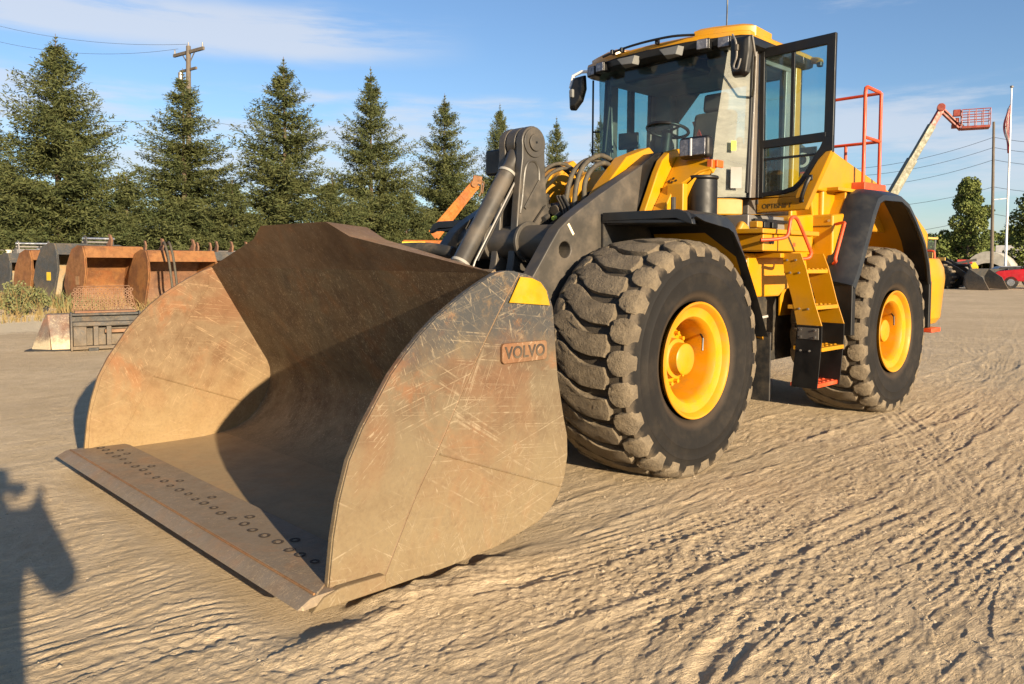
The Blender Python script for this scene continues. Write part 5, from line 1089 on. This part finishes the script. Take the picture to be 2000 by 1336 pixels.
for u, D, lab in ((-60,30,'leftmost trestle under the grey pipes'),(52,31.5,'trestle under the right end of the grey beam'),(365,31,'trestle at the near end of the pale pipe'),(515,32,'trestle at the far end of the pale pipe')):
    p = spot(u, D, 0); t_ = empty('pipe_trestle', p, 0, lab, 'trestle'); 
    for s in (-.35, .35): MB().bar((s,0,-.1),(s*.3,0,1.4),.06,.06).build('leg', DKG, t_)
    MB().box(-.3,.3,-.04,.04,1.28,1.36).build('crossbar', DKG, t_)
# skid loader attachment frame with mesh guard, and small bucket end
def frame_attachment():
    p = spot(205, 13.6, 0); R = empty('attachment_frame', p, facing(205, 13.6, 4), 'dark steel quick-attach frame with an expanded mesh screen lying on top', 'attachment'); R.scale = (-1, 1, 1)
    W = 1.02; H = .66
    MB().prism([(.10,.02),(-.30,.02),(-.34,.50),(-.18,H),(.02,H),(.10,.50)], 'x', -W/2-.03, -W/2+.0).build('end_plate', DKG, R, bevel=.006)
    MB().prism([(.10,.02),(-.30,.02),(-.34,.50),(-.18,H),(.02,H),(.10,.50)], 'x', W/2, W/2+.03).build('end_plate', DKG, R, bevel=.006)
    MB().box(-W/2,W/2,-.20,-.12,.02,.62).build('back_plate', DKG, R, bevel=.006)
    MB().box(-W/2,W/2,-.12,.06,.42,.50).build('upper_rail', DKG, R, bevel=.02)
    MB().box(-W/2,W/2,-.12,.08,.03,.09).build('lower_rail', DKG, R, bevel=.01)
    MB().box(-W/2,W/2,-.3,-.02,.60,.64).build('top_shelf', DKG, R, bevel=.01)
    for x0, x1 in ((-.50,-.30),(-.20,-.12),(.0,.08),(.36,.5)): MB().box(x0,x1,-.13,.05,.09,.42).build('upright', DKG, R, bevel=.012)
    MB().box(-.02,.36,-.12,.02,.30,.36).build('slot_bar', RUSTB, R, bevel=.008)
    MB().box(-.28,-.12,.0,.09,-.02,.06).build('latch_block', BLK, R, bevel=.01)
    g = MB()
    for zz in (0,):
        nx, nz = 15, 6; w_, h_ = W*.92/nx, .40/nz
        for j in range(nz):
            for i in range(nx):
                x = -W*.46+(i+.5*(j % 2))*w_; z = .66+j*h_; P = [(x,-.32-.02*j,z),(x+w_/2,-.32-.02*j,z+h_/2),(x,-.32-.02*j,z+h_),(x-w_/2,-.32-.02*j,z+h_/2)]
                for a_, b_ in zip(P, P[1:]+P[:1]): g.bar(a_, b_, .012, .014)
    g.build('mesh_screen', RUSTB, R, label='rusty expanded metal screen')
    MB().tube([(-W*.48,-.32,.66),(-W*.40,-.44,1.08),(W*.40,-.44,1.09),(W*.5,-.32,.66)], .010, 6).build('screen_rim', RUSTB, R)
    MB().box(-W*.46,W*.46,-.30,-.04,.645,.675).build('screen_tray', RUSTB, R)
frame_attachment()
def small_bucket():
    p = spot(108, 13.45, 0); R = empty('small_bucket', p, facing(108, 13.45, -14), 'small worn bucket end with a bright scraped lower edge, left of the dark frame', 'bucket'); R.scale = (-1, 1, 1)
    S_ = steel('scraped_bucket_steel', (.15,.12,.10), (.16,.09,.065), (.52,.43,.28), dust_z=(.06,.30), dust_amt=.95, scratch=.5)
    MB().prism([(-.34,.02),(.10,.02),(.44,.30),(.40,.58),(.30,.60),(-.30,.60)][:0]+[(-.22,.03),(.40,.03),(.40,.60),(-.06,.60)], 'x', -.0, .02)
    MB().loft([[(-.42,-.10,.02),(-.40,-.30,.02),(-.08,-.30,.02),(-.08,.10,.02)],[(-.20,-.14,.62),(-.20,-.28,.62),(-.13,-.28,.62),(-.13,.02,.62)]]).build('side_wing', S_, R, bevel=.008)
    MB().loft([[(-.06,.10,.02),(.42,.0,.02),(.42,-.34,.02),(-.06,-.3,.02)],[(-.14,.02,.62),(.42,-.08,.62),(.42,-.30,.62),(-.12,-.3,.62)]]).build('shell', S_, R, bevel=.012)
    MB().box(-.46,.42,-.30,.14,.0,.03).build('cutting_lip', BLK, R, bevel=.006)
small_bucket()
# orange lattice boom and the orange machine below it
def orange_machine():
    p = spot(850, 24.5, 0); R = empty('orange_crane', p, facing(850, 24.5, 0), 'orange machine behind the bucket with its slender boom raised to the right', 'crane'); R.scale = (-1, 1, 1)
    OR = rusty('orange_machine_paint', (.40,.125,.012), (.28,.085,.015))
    a = Vector((-.05,0,2.35)); b = Vector((1.25,0,3.95)); d = (b-a).normalized(); n_ = Vector((-d.z,0,d.x))
    for s in (-1, 1): MB().bar(a+n_*.16*s, b+n_*.11*s, .05, .07).build('boom_chord', OR, R, bevel=.006)
    for s in (-1, 1): MB().bar(a+n_*.16*s+Vector((0,-.3,0)), b+n_*.11*s+Vector((0,-.22,0)), .05, .07).build('boom_chord', OR, R, bevel=.006)
    for k in range(7):
        q = (k+.3)/7; c0 = a+(b-a)*q; MB().bar(c0-n_*.14, c0+n_*.13+d*.06, .30, .035, (0,1,0)).build('boom_brace', OR, R)
    MB().bar(a+n_*.0+Vector((0,-.15,0)), b+Vector((0,-.15,0)), .10, .18, (0,1,0)).build('boom_web', OR, R)
    MB().cyl(b+Vector((-.05,.08,-.02)), b+Vector((-.05,-.32,-.02)), .10, 16).build('sheave', RUSTO, R, bevel=.01)
    MB().bar(b-n_*.02, b+d*.22+n_*.1, .28, .10, (0,1,0)).build('boom_head', RUSTO, R, bevel=.02)
    MB().tube([b+d*.1, b+d*.25+Vector((.03,0,-.1)), b+Vector((.16,0,-.25)), b+Vector((.10,0,-.38))], .02, 6).build('cable_loop', RUSTB, R)
    MB().tube([b+d*.1+Vector((0,.05,0)), b+d*.2+Vector((.12,0,-.1)), b+Vector((.20,0,-.30))], .02, 6).build('cable_loop', RUSTB, R)
    MB().box(-1.0,.30,-1.4,.2,1.0,2.20).build('machine_body', OR, R, bevel=.06)
    MB().box(-1.0,-.3,.2,.22,2.08,2.14).build('body_stripe', YS, R)
    for x in (-.9, .1):
        for y in (-1.3, .1): MB().cyl((x-.0,y-.15,.5),(x,y+.15,.5),.5,24).build('wheel', RUB, R, bevel=.03)
    MB().box(-1.1,.3,-1.3,.1,.6,1.0).build('undercarriage', DARKY, R, bevel=.03)
orange_machine()

# ------------------------------------------------------------------ far right
def small_loader():
    D = 50; p = spot(1852, D, 0); R = empty('small_loader', p, facing(1852, D, -24), 'small dusty yellow and black loader with its bucket down, beyond the counterweight', 'wheel loader'); R.scale = (-1, 1, 1)
    TN = simple('tan_yellow_paint', (.45,.30,.07), .6, dust=.4)
    # local x = forward (towards the right of the picture)
    def tyre(x, y):
        w_ = empty('wheel', (x,y,0)); w_.parent = R
        MB().lathe([(.38,-.22),(.5,-.26),(.68,-.24),(.75,-.16),(.75,.16),(.68,.24),(.5,.26),(.38,.22)], (0,0,.75), 'y', 26).build('tyre', RUB, w_, smooth=40)
        t = MB()
        for k in range(14): a = 2*PI*k/14; c = Vector((.76*math.cos(a),0,.75+.76*math.sin(a))); t.obox(c, (.07,.5,.12), Matrix.Rotation(-a, 3, 'Y'))
        t.build('tread', TREAD, w_); MB().lathe([(.0,.12),(.2,.14),(.30,.2),(.38,.22)], (0,0,.75), 'y', 20).build('rim', TN, w_, smooth=40)
    for x in (0, -2.6):
        for y in (.85, -.85): tyre(x, y)
    MB().prism([(-4.0,.9),(-4.0,1.8),(-2.2,2.0),(-2.0,1.0)], 'y', -.7, .7).build('rear_body', TN, R, bevel=.05)
    MB().prism([(-1.3,.6),(.5,.6),(.6,1.2),(-.2,1.75),(-1.2,1.6)], 'y', -.5, .5).build('front_frame', DARKY, R, bevel=.04)
    MB().box(-2.1,-1.2,-.6,.6,1.2,1.7).build('cab_floor', TN, R, bevel=.03)
    for x in (-2.1,-1.15):
        for y in (-.6,.6): MB().bar((x,y,1.7),(x+.05,y*.95,3.1),.09,.09).build('cab_post', BLK, R)
    MB().box(-2.1,-1.1,-.55,.55,1.75,3.0).build('cab_glass', GLS, R); MB().box(-2.3,-.95,-.68,.68,3.1,3.24).build('cab_roof', TN, R, bevel=.04)
    for y in (.5,-.5): MB().prism([(-.9,1.9),(-.5,2.0),(.8,1.35),(1.9,.55),(1.8,.35),(.6,1.0),(-.6,1.7)], 'y', y-.07, y+.07).build('lift_arm', BLK, R, bevel=.02)
    MB().cyl((-.3,0,1.5),(1.3,0,1.45),.09,14).build('tilt_cylinder', BLK, R); MB().bar((1.2,0,1.5),(1.6,0,.6),.12,.12).build('tilt_lever', BLK, R)
    MB().tube(smoothpath([(-1.2,.9,2.35),(-.6,.9,2.35),(-.45,.9,2.2),(-.45,.9,1.6),(-.6,.9,1.45),(-1.2,.9,1.45),(-1.2,.9,2.3)], 4), .07, 8).build('guard_hoop', ORG, R, smooth=50)
    MB().box(-1.15,-.6,.75,.85,1.55,2.25).build('hoop_grille', TN, R); MB().box(-.35,.15,.7,.8,1.75,1.95).build('marker_bracket', TN, R)
    b = empty('bucket', (0,0,0)); b.parent = R
    sp = [(1.65,.3),(1.75,.05),(3.0,.0),(2.6,.75),(1.85,1.25),(1.6,.8)]
    for y in (1.35,-1.35): MB().prism(sp, 'y', y-.03, y+.03).build('side_plate', DKG, b, bevel=.01)
    MB().prism([(3.0,0),(1.75,.03),(1.6,.35),(1.58,.8),(1.85,1.25),(1.8,1.27),(1.52,.82),(1.52,.3),(1.7,-.0)], 'y', -1.33, 1.33).build('shell', DKG, b)
small_loader()
def rear_forks():
    p = spot(1938, 55, 0); R = empty('loose_bucket', p, facing(1938, 55, 20), 'black loader bucket turned open side up on the ground, right of the small loader', 'bucket')
    sp = [(-.7,0),(.6,0),(.9,.9),(.75,1.0),(-.1,.95),(-.6,.5)]
    for x in (1.0,-1.0): MB().prism([(-.6,0),(.5,-.0),(.1,1.25),(-.3,1.2)], 'x', x-.03, x+.03).build('side_plate', DKG, R, bevel=.01)
    MB().prism([(.5,.0),(-.6,.03),(-.35,1.2),(-.3,1.22),(-.5,.1),(.5,.05)], 'x', -1.0, 1.0).build('shell', DKG, R)
rear_forks()
def boom_lift():
    D = 46; R = empty('boom_lift', spot(1725, D, 0), facing(1725, D, 0), 'telescopic boom lift with a cream boom, red jib and red basket high at the right', 'boom lift')
    CR = simple('cream_boom_paint', (.135,.13,.078), .5, dust=.08); RJ = simple('faded_red_paint', (.27,.045,.03), .5, dust=.2)
    o = spot(1725, D, 0); rz = R.rotation_euler.z; inv = Matrix.Rotation(-rz, 3, 'Z')
    def P(u, v, d=D): return inv@(at(u, v, d)-o)
    # chassis out of sight behind the loader
    MB().box(-1.4,1.4,-1.2,1.2,.5,1.2).build('chassis', CR, R, bevel=.05)
    for x in (-1.1,1.1):
        for y in (-1.2,1.2): MB().cyl((x,y-.2,.5),(x,y+.2,.5),.5,20).build('wheel', RUB, R, bevel=.03)
    MB().box(-1.1,1.1,-1.3,1.3,1.25,2.2).build('turntable', CR, R, bevel=.08)
    a = P(1690,470); e = P(1838,214); 
    MB().bar(a, a+(e-a)*.62, .42, .48).build('outer_boom', CR, R, bevel=.03)
    MB().bar(a+(e-a)*.4, e+(e-a)*-.12, .32, .38).build('middle_boom', CR, R, bevel=.02)
    MB().bar(a+(e-a)*.80, e, .26, .30).build('inner_boom', RJ, R, bevel=.02)
    MB().bar(a+(e-a)*.35+Vector((.15,-.25,-.4)), a+(e-a)*.93+Vector((.1,-.2,-.25)), .05, .08).build('hose_carrier', BLK, R)
    MB().cyl(e+Vector((0,-.3,.1)), e+Vector((0,.3,.1)), .22, 16).build('knuckle', RJ, R, bevel=.02)
    j = P(1876,250)
    for s in (-.13, .13): MB().bar(e+Vector((.1,0,.12+s)), j+Vector((0,0,s)), .24, .09).build('jib_bar', RJ, R, bevel=.01)
    MB().cyl(e+Vector((.1,0,-.05)), j+Vector((-.15,0,.1)), .06, 10).build('jib_cylinder', BLK, R)
    # basket
    b0 = P(1878,252); b1 = P(1930,250); z0 = b0.z-.02; x0, x1 = b0.x+.02, b1.x; yb = b0.y
    MB().box(x0,x1,yb-.45,yb+.45,z0-.02,z0+.12).build('basket_floor', RJ, R, bevel=.02)
    MB().box(x0+.02,x0+.5,yb-.3,yb+.1,z0+.1,z0+.35).build('mount', RJ, R, bevel=.03)
    for z in (.45,.75,1.05):
        MB().tube([(x0,yb-.42,z0+z),(x1,yb-.42,z0+z),(x1,yb+.42,z0+z),(x0,yb+.42,z0+z),(x0,yb-.42,z0+z)], .028, 6).build('basket_rail', RJ, R)
    for k in range(5):
        x = x0+(x1-x0)*k/4
        for y in (yb-.42, yb+.42): MB().cyl((x,y,z0+.1),(x,y,z0+1.05),.025,6).build('basket_post', RJ, R)
    MB().box(x0+.05,x0+.45,yb+.1,yb+.38,z0+.72,z0+1.1).build('control_box', RJ, R, bevel=.04); MB().box(x0+.1,x0+.35,yb-.3,yb-.1,z0+.15,z0+.7).build('tool_box', RJ, R, bevel=.03)
boom_lift()
def pole(name, u, v, D, r0, r1, mat, label, cat, lean=0):
    t_ = at(u, v, D); b = spot(u+lean, D, -.3); R = empty(name, (b.x, b.y, 0), 0, label, cat)
    top = Vector((t_.x-b.x, t_.y-b.y, t_.z)); MB().tube([(0,0,-.3), top*.5, top], [r0, (r0+r1)/2, r1], 12).build('shaft', mat, R, smooth=50); return R, top, Vector((b.x, b.y, 0))
UPR, UT, UB = pole('utility_pole', 368, 90, 42.5, .17, .12, WOOD, 'wooden utility pole with two crossarms rising behind the second spruce', 'utility pole')
ca = Vector((.86,-.51,0)).normalized(); ca = (RT*.75-FW*.55); ca.z = 0; ca.normalize()
MB().bar(UT+Vector((0,0,-.32))-ca*1.4, UT+Vector((0,0,-.32))+ca*1.4, .12, .16).build('crossarm', WOOD, UPR)
MB().bar(UT+Vector((0,0,-1.25))-ca*.80, UT+Vector((0,0,-1.25))+ca*.72, .10, .13).build('crossarm', WOOD, UPR)
for s in (-1, 1): MB().bar(UT+Vector((0,0,-1.0)), UT+Vector((0,0,-.36))+ca*.6*s, .04, .05).build('brace', GREY, UPR)
for k in (-1.3, .0, 1.3): MB().cyl(UT+Vector((0,0,-.24+(.2 if k == 0 else 0)))+ca*k, UT+Vector((0,0,.0+(.2 if k == 0 else 0)))+ca*k, .05, 8, .03).build('insulator', GREY, UPR)
MB().cyl(UT+Vector((0,0,-1.75))-ca*.78, UT+Vector((0,0,-1.3))-ca*.78, .13, 10).build('transformer_can', GREY, UPR)
MB().tube([UT+Vector((.1,0,-1.0)), UT+Vector((.16,0,-2.5))], .04, 6).build('conduit', WHITE, UPR)
P2, T2, B2 = pole('bare_pole', 1941, 238, 62, .14, .09, WOOD, 'tall bare wooden pole left of the flagpole', 'utility pole', -3)
MB().bar(T2*.52+Vector((-.05,0,0)), T2*.52+RT*1.25+Vector((0,0,.12)), .05, .05).build('lamp_bracket', GREY, P2)
FP, FT, FB = pole('flagpole', 1976, 172, 60, .10, .05, WHITE, 'white flagpole with a limp striped flag at the right edge', 'flagpole', -12)
bpy.data.objects; MB().lathe([(0,-.1),(.10,-.07),(.13,0),(.10,.07),(0,.1)], tuple(FT+Vector((0,0,.1))), 'z', 12).build('finial', GREY, FP, smooth=60)
def flag():
    o = FB+FT; mats = [simple('flag_red', (.40,.03,.04), .7), simple('flag_white', (.62,.60,.58), .7), simple('flag_blue', (.03,.04,.15), .7)]
    R = empty('flag', tuple(FB), 0, 'limp red, white and blue striped flag hanging down the white flagpole', 'flag')
    n = 13; Hf = 1.9*2.0; z1 = FT.z-1.1; pts = []
    for k in range(n):
        m = MB(); ring = []
        for i in range(14):
            q = i/13; pts_ = []
            for e in (k, k+.92):
                s = e/n; w0 = .08+.20*math.sin(PI*min(1, q*1.15+.08)); xx = (-.04-.0*s)-w0*(s)*(1 if i < 9 else .8); yy = .16*math.sin(e*1.9+q*5)*s
                pp = Vector((FT.x*(1-(q*Hf+1.1)/FT.z), FT.y*(1-(q*Hf+1.1)/FT.z), z1-q*Hf-.5*s*(1-q)))+RT*(xx*1.6+.05)+Vector((FW.x, FW.y, 0))*yy; pts_.append(pp)
            ring.append(pts_)
        m.loft(ring, closed=False)
        m.build('flag_canton' if k > 99 else 'stripe', mats[k % 2] if not (k < 5) else mats[2 if k % 2 else 0], R, smooth=60, solid=.01)
flag()
# wires
def wire(name, p, q, sag, label, cat='power line', r=.009, group=None):
    p, q = Vector(p), Vector(q); return tag(MB().tube([p.lerp(q, t)-Vector((0,0,sag*4*t*(1-t))) for t in np.linspace(0, 1, 22)], r, 5).build(name, RUB, None), label, cat, group)
U0 = UB+UT
wire('power_line', U0+Vector((0,0,.1)), at(-80, 28, 50), .6, 'highest wire running left from the utility pole top')
wire('power_line', U0-ca*.98, at(-80, 60, 46), .7, 'wire running left from the end of the upper crossarm')
wire('power_line', U0+Vector((0,0,-3.8)), at(-80, 208, 50), .5, 'lower cable crossing behind the two left spruces')
wire('power_line', U0+Vector((0,0,-3.8)), at(1300, 300, 90), 1.4, 'cable running right from the utility pole behind the spruces')
for i, (v0, v1, v2, lab) in enumerate([(318,268,272,'topmost wire behind the red basket'),(330,288,292,'second wire from the top, right of the railing'),(352,312,316,'third wire, just below the second, right of the railing'),(386,365,368,'wire crossing level with the arm on the bare pole'),(442,418,423,'lowest wire over the low trees at right')]):
    m_ = at(1941, v1, 62); wire('power_line', at(1560, v0+12, 75), m_, .9, lab, r=.016, group=None); wire('power_line', m_, at(2150, v2+4, 56), .3, lab.replace('wire', 'wire end', 1)+', right of the bare pole', r=.016)
def arch_tent():
    D = 72; p = spot(1930, D, 0); R = empty('fabric_shelter', p, facing(1930, D, -6), 'white arched fabric shelter with a dark open end, behind the bare pole', 'building'); R.scale = (.74, .74, .74)
    cv_ = simple('white_fabric', (.36,.35,.31), .7, dust=.1); A_ = [(2.3*math.cos(math.radians(a)), 2.6*math.sin(math.radians(a))) for a in range(0, 181, 12)]
    ou = [(x*1.12, z*1.05+.0) for x, z in A_]; MB().prism([(-2.8,0)]+[(x, z+.9 if z > 1 else z) for x, z in ou[::-1]][1:-1]+[(2.8,0)]+[(2.2,0)]+[(x*.95, z*.86) for x, z in A_][1:-1]+[(-2.2,0)], 'y', -.25, .25).build('end_wall', cv_, R)
    m = MB().loft([[(x, 0, z+.9 if z > 1 else z) for x, z in ou], [(x, -12, z+.9 if z > 1 else z) for x, z in ou]], closed=False); m.build('roof', cv_, R, smooth=50, solid=.05)
    MB().box(-2.2,2.2,-8,-7.8,0,2.6).build('back_wall', DARKY, R)
    for z in (1.0, 2.6): MB().box(-1.6,.9,-3,-2.8,z,z+.22).build('shelf_rack', GREY, R)
    for x in (-1.6,.9): MB().box(x,x+.1,-3,-2.8,0,3).build('rack_post', GREY, R)
arch_tent()
def trailer():
    D = 82; p = spot(1992, D, 0); R = empty('box_trailer', p, facing(1992, D, 0), 'pale grey box trailer behind the red pickup', 'trailer'); R.scale = (-1, 1, 1)
    MB().box(-2.2,4,-4,0,.9,3.5).build('cargo_box', simple('grey_white_panel', (.5,.5,.52), .5), R, bevel=.05); MB().box(-2.1,3.9,-3.6,-.3,.6,.9).build('underframe', DARKY, R)
    for x in (-1.5,-.4,3): MB().cyl((x,-.6,.5),(x,-.2,.5),.5,16).build('wheel', RUB, R)
trailer()
def pickup():
    D = 50; p = spot(2024, D, 0); R = empty('pickup_truck', p, facing(2012, D, 0), 'dark red pickup truck cut off by the right edge', 'pickup truck'); R.scale = (-1, 1, 1)
    # local x to picture right; seen three-quarter front, nose at the left
    body = [(-2.2,.45),(-2.25,.95),(-2.0,1.10),(-.8,1.25),(-.15,1.85),(1.6,1.9),(1.75,1.3),(3.4,1.3),(3.45,.5)]
    MB().prism([(-2.2,.45),(-2.25,.95),(-2.0,1.12),(-.8,1.25),(3.4,1.28),(3.45,.5)], 'y', -.95, .95).build('body', RED, R, bevel=.06)
    MB().prism([(-.85,1.25),(-.2,1.86),(1.55,1.90),(1.8,1.25)], 'y', -.80, .80).build('cabin', BLK, R, bevel=.05)
    MB().box(-.1,1.5,-.78,.78,1.88,1.93).build('cab_roof', RED, R, bevel=.03)
    MB().prism([(-.05,1.78),(-.55,1.30),(.5,1.30),(.5,1.78)], 'y', .801, .812).build('side_window', GLS, R); MB().prism([(.6,1.78),(.6,1.30),(1.6,1.30),(1.45,1.78)], 'y', .801, .812).build('side_window', GLS, R)
    MB().box(-2.32,-2.2,-.9,.9,.45,.70).build('bumper', CHROME, R, bevel=.03); MB().box(-2.27,-2.2,.45,.9,.75,.95).build('headlight', LENS, R, bevel=.02)
    for x in (-1.3, 2.3):
        for y in (-.95,.75): MB().cyl((x,y,.40),(x,y+.2,.40),.40,24).build('wheel', RUB, R, bevel=.03)
        MB().cyl((x,.951,.40),(x,.97,.40),.22,16).build('hub_cap', CHROME, R)
    MB().obox((-.75,.98,1.35), (.12,.16,.14), 0.0).build('door_mirror', BLK, R, bevel=.03)
pickup()
def car2():
    D = 57; p = spot(1962, D, 0); R = empty('silver_car', p, facing(1962, D, 12), 'silver car partly hidden by the pickup truck', 'car'); R.scale = (-1, 1, 1)
    SV = simple('silver_paint', (.42,.43,.45), .3, metal=.5)
    MB().prism([(-2.0,.35),(-2.05,.75),(-1.0,.95),(-.4,1.4),(.9,1.42),(1.6,.98),(2.1,.9),(2.1,.35)], 'y', -.85, .85).build('body', SV, R, bevel=.08)
    MB().prism([(-.9,.97),(-.38,1.35),(.85,1.37),(1.45,.97)], 'y', .851, .86).build('side_window', BLK, R)
    for x in (-1.3,1.3): MB().cyl((x,.6,.33),(x,.88,.33),.33,20).build('wheel', RUB, R, bevel=.03)
car2()
def dumper(name, u, D, label):
    p = spot(u, D, 0); return empty(name, p, facing(u, D, 0), label, 'attachment')
R_ = dumper('red_tank', 1884, 72, 'red cylinder on a stand among the machines in front of the oval tree')
MB().cyl((-.6,0,1.75),(.6,0,1.75),.20,20).build('tank', simple('bright_red_paint', (.55,.05,.04), .4), R_, bevel=.05, smooth=40)
for x in (-.4,.4): MB().bar((x,0,0),(x,0,1.6),.12,.12).build('leg', DKG, R_)
R_ = dumper('yellow_hopper', 1903, 70, 'small bright yellow hopper right of the red tank')
MB().loft([[(-.2,-.2,.3),(.2,-.2,.3),(.2,.2,.3),(-.2,.2,.3)],[(-.32,-.3,1.3),(.32,-.3,1.3),(.32,.3,1.3),(-.32,.3,1.3)],[(-.1,-.1,1.7),(.1,-.1,1.7),(.1,.1,1.7),(-.1,.1,1.7)]]).build('hopper', YS, R_, bevel=.03)
R_ = dumper('black_machine', 1872, 66, 'dark frame of a machine between the small loader and the loose bucket')
MB().box(-1.4,1.4,-.5,.5,.4,.9).build('frame', DARKY, R_, bevel=.05)
for x in (-1.1,0,1.1): MB().bar((x,0,.8),(x+.5,0,1.9),.14,.14).build('strut', DKG, R_)
MB().bar((-1.3,0,1.9),(1.6,0,1.3),.16,.2).build('top_beam', DKG, R_)
for x in (-1,1): MB().cyl((x,.4,.45),(x,.7,.45),.45,18).build('wheel', RUB, R_)
for i, ob in enumerate([o for o in bpy.data.objects if o.type == 'MESH' and o.name.startswith('phone')]): pass
